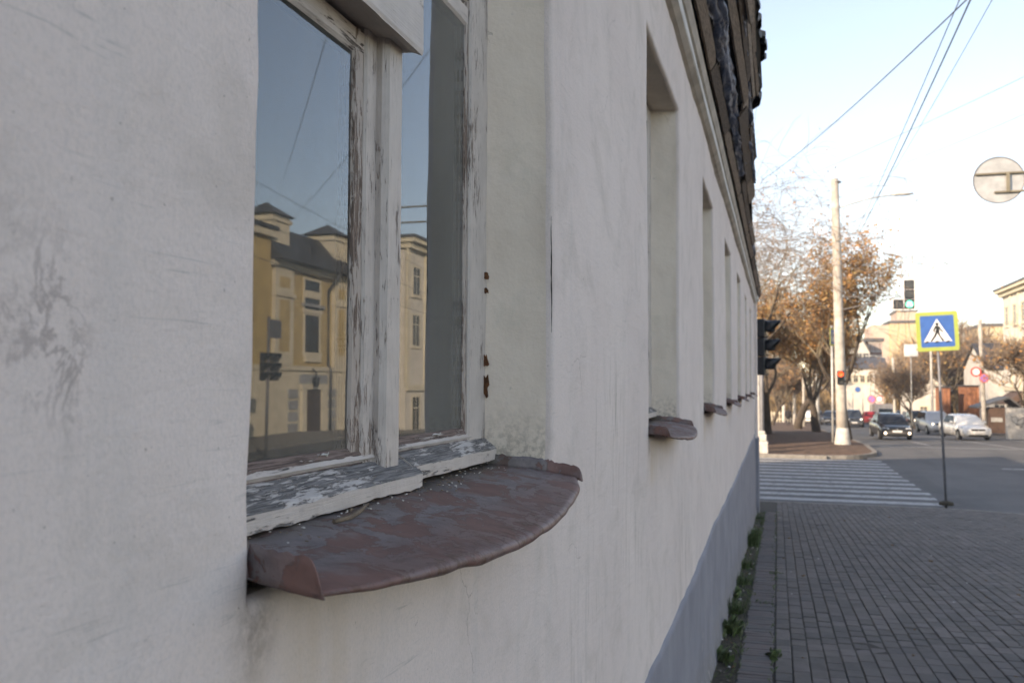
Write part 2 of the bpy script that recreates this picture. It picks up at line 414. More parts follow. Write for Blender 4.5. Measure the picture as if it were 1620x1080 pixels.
M['room'] = simple('dim_room_plaster', (.10, .10, .095), .9, .2, 2)

YE, YS = 19.5, -9.0              # far and near ends of the house
XB = -12.5                        # back of the house
house = thing('white_house', 'long low white plastered house with lavender plinth and ragged eaves beside the pavement', 'house', (0, 0, 0))
OPEN = [(A0 + PITCHW * k, A0 + PITCHW * k + WW) for k in range(7)]
RB = .016
def lines(a, b, fine, coarse, y0, y1):     # grid lines: fine between y0..y1, coarse elsewhere
    out = []; y = a
    while y < b - 1e-6:
        out.append(y); y += fine if y0 <= y < y1 else coarse
    out.append(b); return out
def merge(ls, extra):
    s = sorted(set([round(x, 5) for x in extra]))
    ls = [x for x in ls if all(abs(x - e) > .0035 for e in s)]
    return sorted(ls + s)
ex = []
for a, b in OPEN:
    for t in (0, .0025, .006, .010, .0165):
        ex += [a - t, b + t]
ys = merge(lines(YS, YE - .6, .014, .055, -.4, 2.3), ex)
exz = [ZB - t for t in (0, .0025, .006, .010, .0165)] + [ZT + t for t in (0, .0025, .006, .010, .0165)]
zs_ = merge(lines(-1.5, EYE + 1.66, .016, .05, EYE - .75, EYE + .9), exz)
def warp(y, z):
    f = 1.0
    return (.0022 * nz(y * 14, z * 14, 9) + .0055 * nz(y * 2.1, z * 5.5, 3) , .004 * nz(y * 5, z * 2.0, 7))
def wall_dx(y, z):
    d = .0065 * nz(y * .9, z * .9, 1) + .0032 * nz(y * 4, z * 3.0, 2) + .0012 * nz(y * 14, z * 11, 4)
    far = max(0, min(1, (y - 3) / 5))
    return d + far * .012 * nz(y * .5, z * .35, 21)
def inopen(y, z, e=1e-4):
    if not (ZB + e < z < ZT - e): return False
    return any(a + e < y < b - e for a, b in OPEN)
mb = MB(); idx = {}
for j, z in enumerate(zs_):
    for i, y in enumerate(ys):
        if inopen(y, z): continue
        t = 9.0
        for a, b in OPEN:
            if b + .05 < y or a - .05 > y: continue
            dy = max(a - y, y - b, 0); dz = max(ZB - z, z - ZT, 0); t = min(t, math.hypot(dy, dz))
        off = 0
        if t < RB: off = RB - math.sqrt(max(0, RB * RB - (RB - t) ** 2))
        wy, wz = warp(y, z)
        idx[i, j] = len(mb.v); mb.v.append((XW + wall_dx(y, z) - off, y + wy, z + wz))
for j in range(len(zs_) - 1):
    for i in range(len(ys) - 1):
        yc, zc = (ys[i] + ys[i + 1]) / 2, (zs_[j] + zs_[j + 1]) / 2
        if inopen(yc, zc): continue
        try: q = (idx[i, j], idx[i + 1, j], idx[i + 1, j + 1], idx[i, j + 1])
        except KeyError: continue
        mb.f.append(q); mb.m.append(0); mb.sm.append(True)
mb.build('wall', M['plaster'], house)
# reveals
for a, b in OPEN:
    per = [(a, z) for z in zs_ if ZB - 1e-6 <= z <= ZT + 1e-6] + [(y, ZT) for y in ys if a + 1e-4 < y < b - 1e-4] \
        + [(b, z) for z in reversed(zs_) if ZB - 1e-6 <= z <= ZT + 1e-6] + [(y, ZB) for y in reversed(ys) if a + 1e-4 < y < b - 1e-4]
    rings = []
    for k, X in enumerate((0, -.012, -.03, -.055, -.085, -.115, -.145, -.20)):
        ring = []
        for y, z in per:
            wy, wz = warp(y, z)
            q = Vector((XW + wall_dx(y, z) - RB + X, y + wy, z + wz))
            sp = min(1, -X / .145) * .047
            q.y += sp if abs(y - a) < 1e-4 else -sp if abs(y - b) < 1e-4 else sp * (1 - 2 * (y - a) / (b - a))
            if k:
                n = .004 * nz(X * 22, y * 3 + z * 4, 5) + .0025 * nz(X * 50, z * 14, y * 11)
                cy = .5 * (a + b); s = -1 if y < cy else 1
                if abs(y - a) < 1e-4 or abs(y - b) < 1e-4: q.y += n * (1 if y == b else 1)
                else: q.z += n
            ring.append(q)
        rings.append(ring)
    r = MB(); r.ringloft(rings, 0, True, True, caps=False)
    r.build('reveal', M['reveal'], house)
# corner pilaster, plinth, other walls, floor, roof
mb = MB(); mb.box(XW - .3, XW + .05, YE - .6, YE, EYE - 1.12, EYE + 1.655); mb.build('corner_pilaster', M['plaster'], house)
PZ = EYE - 1.03
mb = MB()
yy = lines(YS, YE - .6, .06, .06, 0, 0); nzz = 22
grid = []
for y in yy:
    bot = zs(y) - .06; top = PZ + .018 * nz(y * 1.3, 0, 31) + .009 * nz(y * 5, 0, 12) + .02 * nz(y * .35, 3, 5)
    col = []
    for k in range(nzz + 1):
        z = bot + (top - bot) * k / nzz
        x = XW + .010 + wall_dx(y, z) + .006 * nz(y * 2.2, z * 3, 13) + .012 * nz(y * .45, z * .5, 23) + .004 * nz(y * 9, z * 9, 3)
        x += .03 * max(0, 1 - (z - bot) / .30) ** 2
        col.append((x, y, z))
    col.append((XW - .05, y, top + .004)); grid.append(col)
n = nzz + 2
mb.add([p for c in grid for p in c], [(i * n + k, (i + 1) * n + k, (i + 1) * n + k + 1, i * n + k + 1) for i in range(len(grid) - 1) for k in range(n - 1)], 0, True)
mb.build('plinth', M['plinth'], house)
mb = MB(); mb.bbox(XW - .3, XW + .075, YE - .62, YE + .012, zs(YE) - .2, EYE - 1.115, .006); mb.build('plinth', M['plinth'], house)
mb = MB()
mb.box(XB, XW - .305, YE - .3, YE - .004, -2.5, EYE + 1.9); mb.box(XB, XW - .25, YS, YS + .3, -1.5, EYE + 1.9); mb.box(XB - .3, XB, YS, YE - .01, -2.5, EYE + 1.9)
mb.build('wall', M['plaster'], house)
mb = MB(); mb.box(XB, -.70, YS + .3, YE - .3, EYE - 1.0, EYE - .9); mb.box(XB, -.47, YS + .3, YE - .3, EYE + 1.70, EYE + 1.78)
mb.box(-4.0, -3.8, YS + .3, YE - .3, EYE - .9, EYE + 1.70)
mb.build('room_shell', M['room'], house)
# inner lining keeps daylight out of the wall thickness
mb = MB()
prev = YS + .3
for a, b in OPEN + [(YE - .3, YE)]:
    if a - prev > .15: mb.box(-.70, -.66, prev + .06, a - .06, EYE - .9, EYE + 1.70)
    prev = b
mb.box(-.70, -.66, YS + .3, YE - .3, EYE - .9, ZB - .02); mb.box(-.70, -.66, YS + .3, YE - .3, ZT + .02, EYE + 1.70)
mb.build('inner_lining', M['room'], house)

# cornice: bands run along the wall with a slight wander
def strip(prof, y0, y1, step, wob, seed, close=False):
    q = MB(); ring = []; y = y0
    while True:
        ring.append([(XW + x + wob * nz(y * .7, seed, i), y, EYE + h + wob * 1.6 * nz(y * .55, seed + 5, i * .3)) for i, (x, h) in enumerate(prof)])
        if y >= y1: break
        y = min(y1, y + step)
    q.ringloft(ring, 0, False, False, False); return q
strip([(-.03, 1.63), (.004, 1.655), (.022, 1.662), (.045, 1.684)], YS, YE + .03, .12, .004, 1).build('cornice_band', M['cornice'], house)
strip([(.0445, 1.683), (.049, 1.690), (.049, 1.735), (.044, 1.742)], YS, YE + .04, .12, .004, 1).build('cornice_band', M['cornice_white'], house)
strip([(.0435, 1.741), (.058, 1.752), (.072, 1.79), (.073, 1.815), (-.05, 1.825)], YS, YE + .05, .12, .004, 1).build('cornice_band', M['cornice'], house)
# small return of the cornice at the corner
mb = MB()
for (x, h0, h1, e) in ((.03, 1.655, 1.68, .03), (.055, 1.684, 1.738, .05), (.085, 1.742, 1.82, .075)):
    mb.bbox(XW - 1.5, XW + x, YE - .65, YE + e, EYE + h0, EYE + h1, .008)
mb.build('cornice_return', M['cornice_white'], house)
# ragged soffit: boards lie on a slope from the cornice out to the roof edge
def sof(t, y, lift=0.0): return Vector((-.372 + .287 * t, y, EYE + 1.835 + .40 * t + lift))
nrm = Vector((.40, 0, -.287)).normalized()        # points down and out
def soffit_board(t0, t1, y0, y1, mat, skew=0.0, drop=0.0, th=.018, sd=0, taper=0):
    q = MB(); rings = []
    N = max(2, int((y1 - y0) / .12))
    jag = random.Random(sd)
    for i in range(N + 1):
        f = i / N; y = y0 + (y1 - y0) * f
        ta = t0 + skew * (f - .5) + .012 * nz(y * 3, sd, 1); tb = t1 + skew * (f - .5) + .012 * nz(y * 3, sd, 2) - taper * f * (t1 - t0)
        if i in (0, N): tb -= (tb - ta) * jag.uniform(0, .5)
        dr = drop * (f if sd % 2 else 1 - f) ** 2 + .004 * nz(y * 2, sd, 8)
        a, b = sof(ta, y), sof(tb, y); o = nrm * dr
        rings.append([a + o, b + o, b + o + nrm * th, a + o + nrm * th])
    q.ringloft(rings, 0, False); return q.build('soffit_board', mat, house)
sd = 0
def run(t0, t1, y0, y1, mats, lmin=1.2, lmax=2.8, gap=.02, skew=.02, drop=.02, skip=0.0):
    global sd
    y = y0
    while y < y1 - .2:
        L = min(rng.uniform(lmin, lmax), y1 - y); sd += 1
        if rng.random() >= skip:
            soffit_board(t0 + rng.uniform(-.008, .008), t1 + rng.uniform(-.012, .012), y, y + L - gap, rng.choice(mats), rng.uniform(-skew, skew), rng.uniform(0, drop), rng.uniform(.014, .024), sd)
        y += L
run(.00, .135, .4, YE + .05, [M['board1'], M['board1'], M['board3']], drop=.012)
run(.445, .58, .4, 6.9, [M['board2'], M['board1']], skew=.03, drop=.03)
run(.60, .69, .4, 6.2, [M['board2'], M['board3']], skew=.05, drop=.03, skip=.25)
run(.705, .775, .4, 6.9, [M['board2'], M['board1']], .8, 1.8, skew=.04, drop=.04)
run(.785, .86, .4, 6.8, [M['board1'], M['board3']], .8, 1.6, skew=.03, drop=.04)
run(.30, .52, 6.6, 9.8, [M['board1'], M['board3']], skew=.03, drop=.02)
run(.16, .285, 8.6, 12.4, [M['board1'], M['board3']], drop=.015)
run(.53, .60, 7.2, 8.8, [M['board1'], M['board2'], M['board3']], skew=.03, drop=.03)
# torn blue tar paper hanging between the boards
def tar(t0, t1, y0, y1, sd, sag=.05):
    q = MB(); NY = int((y1 - y0) / .035); NT_ = 14; g = []
    for i in range(NY + 1):
        y = y0 + (y1 - y0) * i / NY
        lo = t0 + .05 * nz(y * 2.6, sd) + .02 * nz(y * 9, sd); hi = t1 + .06 * nz(y * 2.2, sd + 4) + .03 * nz(y * 8, sd + 4)
        for k in range(NT_ + 1):
            f = k / NT_; t = lo + (hi - lo) * f
            d = sag * (math.sin(math.pi * f) * (.6 + .6 * nz(y * 2, sd, f * 2)) + .5 * nz(y * 5, f * 5, sd) + .22 * nz(y * 14, f * 11, sd))
            g.append(sof(t, y) + nrm * (d - .004))
    q.add(g, [(i * (NT_ + 1) + k, (i + 1) * (NT_ + 1) + k, (i + 1) * (NT_ + 1) + k + 1, i * (NT_ + 1) + k + 1) for i in range(NY) for k in range(NT_)], 0, True)
    return q.build('tar_paper', M['tar'], house)
tar(.18, .44, .4, 3.4, 1); tar(.19, .42, 3.3, 6.0, 2, .045); tar(.20, .40, 5.9, 8.4, 3, .04); tar(.58, .70, 4.2, 7.6, 4, .035)
tar(.44, .60, 7.3, 9.2, 5, .05); tar(.14, .30, 10.8, 13.6, 6, .03)
# rag of tar paper hanging loose, near-black sheets painting the shade inside the gaps
strip([(.0, 1.83), (.085, 1.86), (.20, 2.02), (.285, 2.14)], YS, 8.6, .4, .0, 2).build('soffit_gap_shade', M['dark'], house)
strip([(.285, 2.14), (.362, 2.25)], YS, 6.9, .4, .0, 2).build('soffit_gap_shade', M['dark'], house)
strip([(.0, 1.83), (.083, 1.86), (.11, 1.93), (.115, 1.99)], 8.6, YE + .1, .4, .0, 2).build('soffit_gap_shade', M['dark'], house)
# roof: corrugated tin with a broken outer edge
RIDGE = EYE + 5.4; XR = -6.4
roof = MB(); rp = []
NYR = int((YE + .4 - YS) / .038)
for i in range(NYR + 1):
    y = YS - .3 + (YE + .7 - YS) * i / NYR
    e = -.083 if y < 6.3 else (-.105 if y < 7.2 else -.19 - .14 * min(1, (y - 7.2) / 6.5))
    if 5.9 < y < 6.3: e += .03
    e += .010 * math.sin(y * 26) * (1 if y < 7.2 else .15) + .006 * nz(y * 4, 3)
    he = EYE + 2.262 - (-.083 - e) * .75
    wv = .018 * math.sin(y * 2 * math.pi / .15)
    rp += [(e, y, he - .03 + wv), (e, y, he + .004 + wv), (XR, y, RIDGE), (XB - .6, y, EYE + 2.0)]
roof.add(rp, [(i * 4 + k, (i + 1) * 4 + k, (i + 1) * 4 + k + 1, i * 4 + k + 1) for i in range(NYR) for k in range(3)], 0, False)
ro = roof.build('roof', M['tin'], house)
for yg in (YE - .1, YS + .1):
    g = MB(); g.prism([(-.47, EYE + 1.80), (XR, RIDGE - .05), (XB, EYE + 1.80)], Matrix(((1, 0, 0, 0), (0, 0, 1, yg), (0, 1, 0, 0), (0, 0, 0, 1))), .09)
    g.build('gable', M['board3'], house)

# ------------------------------------------------------------------ window: everything hangs under the house (house > window > piece)
def upright(u0, u1, x0, x1, z0, z1, mat, name, par, b=.004, m=0, wob=.0012):
    q = MB(); N = max(2, int((z1 - z0) / .03)); rings = []
    for i in range(N + 1):
        z = z0 + (z1 - z0) * i / N
        j = lambda s: wob * nz(z * 9, s, u0 * 7) + wob * .8 * nz(z * 40, s, u0 * 7)
        rings.append([(x0, u0 + j(1), z), (x1 - b, u0 + j(1), z), (x1 + j(2) * .6, u0 + b + j(1), z), (x1 + j(3) * .6, u1 - b + j(4), z), (x1 - b, u1 + j(4), z), (x0, u1 + j(4), z)])
    q.ringloft(rings, m, False); return q.build(name, mat, par)
def level(u0, u1, prof, mat, name, par, wob=.0012, mats=None, split=None, endskew=0.0):
    q = MB(); N = max(2, int((u1 - u0) / .012)); rings = []
    for i in range(N + 1):
        u = u0 + (u1 - u0) * i / N
        rings.append([(x + wob * .6 * nz(u * 30, k, 3), u + (endskew * x if i == N else 0), z + wob * (nz(u * 9, k, 1) + .8 * nz(u * 38, k, 2))) for k, (x, z) in enumerate(prof)])
    n = len(prof)
    vs = [p for r in rings for p in r]; b = q.add(vs, [])
    for i in range(N):
        for k in range(n):
            q.f.append((i * n + k, i * n + (k + 1) % n, (i + 1) * n + (k + 1) % n, (i + 1) * n + k)); q.m.append(split[k] if split else 0); q.sm.append(False)
    for i in (0, N): q.f.append(tuple(i * n + k for k in range(n))); q.m.append(1 if split else 0); q.sm.append(False)
    return q.build(name, mats if mats else mat, par)
def make_window(par):
    # local frame: x as in the world, y from the opening's near edge, z from eye level
    fr = MB(); fr.box(-.70, -.612, -.04, .05, -.24, 1.37); wn = fr.build('window', M['frame_v'], par, (.020, A0 * .967, EYE)); wn.scale = (1, .967, .967)
    U = lambda *a, **k: upright(*a, par=wn, **k)
    U(1.004, 1.13, -.68, -.602, -.145, 1.36, M['frame_v'], 'frame_post')
    U(.990, 1.008, -.621, -.609, -.125, 1.33, M['sash_v'], 'sash_stile')
    U(.525, .568, -.68, -.604, -.14, 1.36, M['frame_v'], 'mullion')
    U(.562, .628, -.68, -.586, -.15, .548, M['frame_v'], 'cover_strip', b=.009)
    U(.566, .630, -.68, -.566, .60, 1.36, M['frame_v'], 'cover_strip', b=.006)
    U(.492, .527, -.621, -.608, -.125, .54, M['sash_v'], 'sash_stile')
    U(.055, .10, -.621, -.608, -.125, .54, M['sash_v'], 'sash_stile')
    U(.618, .648, -.621, -.612, -.125, .80, M['sash_v'], 'sash_stile')
    for (u0, u1, ztop) in ((.05, .527, .50), (.618, 1.0, .735)):
        level(u0, u1, [(-.622, ztop), (-.612, ztop), (-.608, ztop + .006), (-.608, ztop + .038), (-.616, ztop + .045), (-.622, ztop + .045)], M['frame_h'], 'top_rail', wn)
    level(.05, .527, [(-.622, -.135), (-.604, -.135), (-.604, -.112), (-.611, -.098), (-.622, -.098)], M['rail_h'], 'bottom_rail', wn)
    level(.62, 1.0, [(-.622, -.135), (-.604, -.135), (-.604, -.110), (-.611, -.092), (-.622, -.092)], M['rail_h'], 'bottom_rail', wn)
    level(-.04, .634, [(-.66, .55), (-.575, .545), (-.558, .538), (-.556, .545), (-.557, .64), (-.575, .66), (-.66, .67)], M['frame_h'], 'transom', wn)
    level(.625, 1.0, [(-.66, .785), (-.61, .785), (-.606, .79), (-.606, .86), (-.66, .87)], M['frame_h'], 'transom', wn)
    level(-.04, 1.13, [(-.68, 1.29), (-.604, 1.29), (-.604, 1.37), (-.68, 1.37)], M['frame_h'], 'head_rail', wn)
    # drip boards: pale front edge, bare grey top
    level(-.06, .665, [(-.66, -.120), (-.612, -.120), (-.600, -.124), (-.566, -.146), (-.563, -.150), (-.564, -.171), (-.58, -.173), (-.66, -.170)],
          None, 'drip_board', wn, .0022, [M['board_h'], M['boardface']], [0, 0, 0, 0, 1, 1, 1, 1])
    level(.655, 1.105, [(-.66, -.113), (-.612, -.113), (-.603, -.117), (-.578, -.136), (-.575, -.140), (-.576, -.163), (-.59, -.166), (-.66, -.166)],
          None, 'drip_board', wn, .0022, [M['board_h'], M['boardface']], [0, 0, 0, 0, 1, 1, 1, 1])
    level(.05, .60, [(-.625, -.121), (-.604, -.121), (-.600, -.116), (-.606, -.109), (-.625, -.109)], M['boardface'], 'bead', wn, .0008)
    level(.63, 1.02, [(-.625, -.115), (-.604, -.115), (-.601, -.110), (-.607, -.104), (-.625, -.104)], M['boardface'], 'bead', wn, .0008)
    for (u0, u1, z0, z1) in ((.095, .494, -.11, .51), (.64, .995, -.105, .745), (.095, .494, .66, 1.30), (.64, .995, .86, 1.30)):
        g = MB(); g.box(-.6165, -.6125, u0, u1, z0, z1); g.build('pane', M['glass'], wn)
    return wn
def make_sill(par):
    q = MB(); NU, prof = 64, 26; g = []
    L0, L1 = .002, WW + .016
    for i in range(NU + 1):
        f = i / NU; u = L0 + (L1 - L0) * f
        xf = -.385 + .052 * math.sin(math.pi * min(1, f * 1.02)) ** .8 + .003 * nz(u * 9, 1) - .012 * max(0, (f - .85) / .15) ** 2
        zf = -.185 - .024 * math.sin(math.pi * f) + .004 * nz(u * 5, 2) + .0022 * nz(u * 17, 3) - .006 * f
        for k in range(prof + 1):
            s = k / prof
            if s < .10: x, z = -.588, -.150 - .014 * s / .10                     # upstand under the drip board
            elif s < .80:
                t = (s - .10) / .70
                x = -.588 + (xf - .012 + .588) * t; z = -.166 + (zf + .166) * t ** 1.25
                z += .0022 * nz(u * 6, t * 3, 5) + .0012 * nz(u * 22, t * 9, 6)
            else:                                                               # rolled front lip
                a = (s - .80) / .20 * math.pi * .80
                rl = .0055 * min(1, .25 + 3 * f) ; x = xf - .012 + .010 * math.sin(a) ; z = zf - rl * (1 - math.cos(a)) - .003 * (a / 2.5) * (1 + nz(u * 13, 8)) * min(1, 4 * f)
            uu = u
            if not (0 < i < NU): uu += 0
            g.append((x, uu, z))
    n = prof + 1
    q.add(g, [(i * n + k, (i + 1) * n + k, (i + 1) * n + k + 1, i * n + k + 1) for i in range(NU) for k in range(prof)], 0, True)
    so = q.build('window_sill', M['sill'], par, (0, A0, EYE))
    def flange(u, x0, x1, zb, h, lean, seed, far=False, du=0.0):
        q = MB(); N = 26; g = []
        for i in range(N + 1):
            f = i / N; x = x0 + (x1 - x0) * f
            zbase = zb(f)
            hh = h * min(1, f / .04 + .55) * (1 if f < .80 else max(.03, 1 - ((f - .80) / .20) ** 2.2)) * (1 + .10 * nz(f * 6, seed) + .10 * nz(f * 22, seed))
            for k in range(5):
                s = k / 4
                g.append((x + .006 * s * math.sin(f * 9) * .3, u + du * f + lean * s * s + .0015 * nz(f * 8, s * 2, seed) + .010 * max(0, f - .7) * (1 if not far else -1), zbase + hh * s - .002))
        q.add(g, [(i * 5 + k, (i + 1) * 5 + k, (i + 1) * 5 + k + 1, i * 5 + k + 1) for i in range(N) for k in range(4)], 0, True)
        o = q.build('end_flange', M['sill'], so)
        md = o.modifiers.new('thickness', 'SOLIDIFY'); md.thickness = .0016
    flange(.004, -.458, -.374, lambda f: -.177 - .008 * f, .034, -.004, 3, du=-.018)
    q = MB(); path = [(-.586, WW - .066), (-.55, WW - .050), (-.51, WW - .032), (-.475, WW - .016), (-.462, WW - .008), (-.45, WW + .002), (-.43, WW + .009), (-.41, WW + .013), (-.396, WW + .014), (-.388, WW + .012)]
    N = 5 * (len(path) - 1); g = []
    for i in range(N + 1):
        k = min(len(path) - 2, i // 5); f = i / 5 - k; x = path[k][0] + (path[k + 1][0] - path[k][0]) * f; uu = path[k][1] + (path[k + 1][1] - path[k][1]) * f
        ff = i / N; zb = -.166 - .036 * ff; hh = .025 * (1 + .15 * nz(ff * 9, 3) + .18 * nz(ff * 34, 5)) * (1 if ff < .86 else max(.05, 1 - ((ff - .86) / .14) ** 2))
        for c in range(5): g.append((x + .0015 * nz(ff * 12, c), uu + .006 * (c / 4) ** 2 * (1 if ff > .5 else .3), zb + hh * c / 4 - .002))
    q.add(g, [(i * 5 + k, (i + 1) * 5 + k, (i + 1) * 5 + k + 1, i * 5 + k + 1) for i in range(N) for k in range(4)], 0, True)
    q.build('end_flange', M['sill'], so).modifiers.new('thickness', 'SOLIDIFY').thickness = .0014
    md = so.modifiers.new('thickness', 'SOLIDIFY'); md.thickness = .0018; md.offset = -1
    return so
win = make_window(house); sill = make_sill(house)
for k in range(1, 7):
    for src in (win, sill):
        c = copy_tree(src, house); c.location = src.location + Vector((0, PITCHW * k, 0))
        if src is sill: c.rotation_euler = (0, rng.uniform(-.015, .015), rng.uniform(-.004, .004))
# rust breaking through where the frame meets the plaster, first window only
for zz, hh in ((-.005, .045), (.045, .028), (.22, .014), (.19, .010)):
    q = MB(); N = 7
    y0 = A0 + 1.047
    pts = []
    for k in range(N * 2):
        a = 2 * math.pi * k / (N * 2); rr = 1 + .45 * rng.uniform(-1, 1)
        pts.append((.006 * math.cos(a) * rr, hh * .5 * math.sin(a) * rr))
    q.prism(pts, RX('-y', -.578, y0 - .004, EYE + zz), .004); q.build('rust_patch', M['rust'], house)

# crack opening along the reveal corner, with a branch across the reveal
def corner(z): 
    wy, wz = warp(A0 + WW, z); return Vector((XW + wall_dx(A0 + WW, z) - .30 * RB, A0 + WW + .30 * RB + wy + .0012 * nz(z * 60, 4), z))
q = MB(); r8 = random.Random(3); pts = [corner(EYE + .105 + .245 * i / 40) for i in range(41)]
q.tube(pts, [.0004 + .0019 * math.sin(math.pi * i / 40) * (.6 + .5 * nz(i * .3, 2)) for i in range(41)], 5)
M['crack'] = simple('dark_crack', (.05, .042, .036), .95, .3, 40)
q.build('crack', M['crack'], house)
# sheer curtain behind the glass
q = MB(); g = []; NU = 160
for i in range(NU + 1):
    u = -.05 + 1.2 * i / NU
    x = -.765 + .034 * math.sin(u * 30 + 1.7 * math.sin(u * 5)) + .014 * math.sin(u * 77)
    for k in range(3): g.append((x - .01 * (1 - k / 2) * math.sin(u * 21), A0 + u, EYE - .30 + .83 * k))
q.add(g, [(i * 3 + k, (i + 1) * 3 + k, (i + 1) * 3 + k + 1, i * 3 + k + 1) for i in range(NU) for k in range(2)], 0, True)
tag(q.build('curtain', M['lace']), 'pale sheer curtain hanging in soft folds behind the nearest window', 'curtain')

# loose bits on the window
M['chip'] = simple('paint_chip', (.62, .60, .57), .8, .1, 20); M['twig'] = simple('dry_twig', (.24, .18, .13), .9, .3, 30, bump=.4)
def onsill(px, py, lift=0.0):
    v = ray(px, py); best = None
    for i in range(4000):
        x = -.60 + .25 * i / 4000; t = x / v.x; p = Vector((x, v.y * t, EYE + v.z * t))
        f = (x + .588) / .22; z = EYE - .166 - .030 * max(0, f) ** 1.25
        if best is None or abs(p.z - z) < best[0]: best = (abs(p.z - z), Vector((x, p.y, z)))
    return best[1] + Vector((0, 0, lift))
p0, p1 = onsill(528, 830), onsill(580, 812)
q = MB(); d = p1 - p0
q.tube([p0 + Vector((0, 0, .004)), p0 + d * .4 + Vector((.004, 0, .004)), p0 + d * .75 + Vector((.002, 0, .007)), p1 + Vector((0, 0, .012))], [.0025, .0032, .003, .002], 7)
tag(q.build('twig', M['twig']), 'short dry twig lying on the brown sill under the nearest window', 'twig')
q = MB(); r2 = random.Random(5)
for i in range(240):
    f = r2.random(); u = .02 + 1.02 * f; x = -.572 + abs(r2.gauss(0, .028)); z = EYE - .166 - .03 * ((x + .588) / .22) ** 1.25
    s = r2.uniform(.0006, .0024); a = r2.uniform(0, 3.1)
    Mx = Matrix.Translation((x, A0 + u, z + .0012)) @ Matrix.Rotation(a, 4, 'Z') @ Matrix.Rotation(r2.uniform(-.5, .5), 4, 'X')
    q.box(-s, s, -s * .6, s * .6, -.0006, .0008, 0 if r2.random() < .4 else 1, Mx)
o = q.build('sill_debris', [M['chip'], M['twig']]); o['kind'] = 'stuff'; o['label'] = 'paint crumbs and leaf bits scattered along the back of the nearest sill'
for (px, py, lab, L) in ((513, 716, 'curled white paint flake on the left bottom rail of the nearest window', .020), (690, 687, 'long white paint sliver on the right bottom rail of the nearest window', .040)):
    v = ray(px, py); t = -.617 / v.x
    P = Vector((-.587, v.y * t * .587 / .617, EYE - (.099 if px < 600 else .094)))
    q = MB(); g = []
    for i in range(9):
        f = i / 8; g += [(0, (f - .5) * L, .0025 * math.sin(f * 5)), (.004 * math.sin(math.pi * f) + .001, (f - .5) * L + .001, .0005 + .003 * f * f)]
    q.add(g, [(2 * i, 2 * i + 2, 2 * i + 3, 2 * i + 1) for i in range(8)]); o = q.build('paint_flake', M['chip'], None, P)
    o.modifiers.new('t', 'SOLIDIFY').thickness = .0007; tag(o, lab, 'paint flake')
# ------------------------------------------------------------------ ground, roads, pavements
def mat_asphalt():
    t = NT('asphalt'); p = t.pos()
    c = t.mix(t.ramp(t.noise(.5, p, 6, .6), .3, .7), (.095, .097, .10), (.135, .135, .135))
    c = t.mix(t.ramp(t.noise(60, p, 3, .7), .45, .75, 0, .5), c, (.17, .165, .16))
    c = t.mix(t.ramp(t.noise(1, t.pos((.9, .06, 1)), 5, .6), .48, .68, 0, .4), c, (.065, .066, .068))
    c = t.mix(t.ramp(t.noise(.35, p, 2), .55, .57, 0, .35), c, (.15, .148, .145))
    return t.done(c, .8, t.bump(t.noise(80, p, 4, .7), .4, .01), 0, .3)
M['asphalt'] = mat_asphalt()
M['ground'] = simple('dry_earth', (.15, .115, .075), .95, .45, .3, bump=.3, obj=False)
M['leafy'] = simple('leaf_strewn_earth', (.125, .075, .05), .95, .45, 3, bump=.5, obj=False)
M['kerb'] = simple('grey_kerb_stone', (.22, .205, .185), .85, .25, 5, bump=.3, obj=False)
M['bed'] = simple('sandy_joint_dirt', (.058, .052, .045), .95, .4, 20, bump=.4, obj=False)
M['soil'] = simple('dark_soil', (.06, .05, .035), .95, .4, 25, bump=.7, obj=False)
def mat_paver(name, a, b):
    t = NT(name); p = t.pos()
    oi = t.n('ObjectInfo').outputs['Random']
    c = t.mix(t.ramp(t.noise(9, p, 5, .6), .3, .7), a, b)
    c = t.mix(t.ramp(t.noise(.8, p, 4), .35, .7, 0, .45), c, (.10, .094, .095))
    c = t.mix(t.ramp(t.noise(150, p, 3, .7), .55, .75, 0, .4), c, (.20, .19, .185))
    return t.done(c, .78, t.bump(t.noise(120, p, 4, .7), .35, .004), 0, .35)
M['paver'] = [mat_paver('grey_paver', (.13, .116, .106), (.165, .149, .137)), mat_paver('warm_grey_paver', (.15, .132, .124), (.19, .17, .16)), mat_paver('dark_grey_paver', (.102, .094, .088), (.135, .124, .116))]
M['brick'] = [mat_paver('edging_red_grey', (.155, .128, .122), (.19, .16, .15)), mat_paver('edging_grey', (.135, .125, .12), (.17, .155, .15))]
def mat_roadpaint():
    t = NT('worn_road_paint'); p = t.pos()
    n = t.noise(7, p, 7, .72, .4)
    c = t.mix(t.ramp(n, .46, .66, .1, .9), (.46, .46, .455), (.13, .13, .13))
    return t.done(c, .7, t.bump(t.noise(80, p, 4), .3, .01), 0, .3)
M['roadpaint'] = mat_roadpaint()

def sheet(name, xs, yknots, zf, mat, step=1.5, parent=None):
    q = MB(); yy = []
    for a, b in zip(yknots, yknots[1:]):
        n = max(1, int((b - a) / step)) if b - a < 400 else 12
        yy += [a + (b - a) * i / n for i in range(n)]
    yy.append(yknots[-1]); n = len(xs); g = []
    for y in yy:
        for x in xs: g.append((x, y, zf(y)))
    q.add(g, [(i * n + k, (i + 1) * n + k, (i + 1) * n + k + 1, i * n + k + 1) for i in range(len(yy) - 1) for k in range(n - 1)], 0, True)
    return q.build(name, mat, parent)
structure(sheet('ground', [-1500, -300, -60, -20, 0, 20, 60, 300, 1500], [-300, -60, 0, 19.5, 22.4, 29, 35.2, 42, 50, 85, 130, 250, 3000], lambda y: zr(y) - .06, M['ground'], 4))
road = structure(sheet('main_road', [3.2, 8, 13, 19.2], [-60, 0, 19.5, 22.4, 29, 35.2, 42, 50, 85, 130, 250, 420], zr, M['asphalt']))
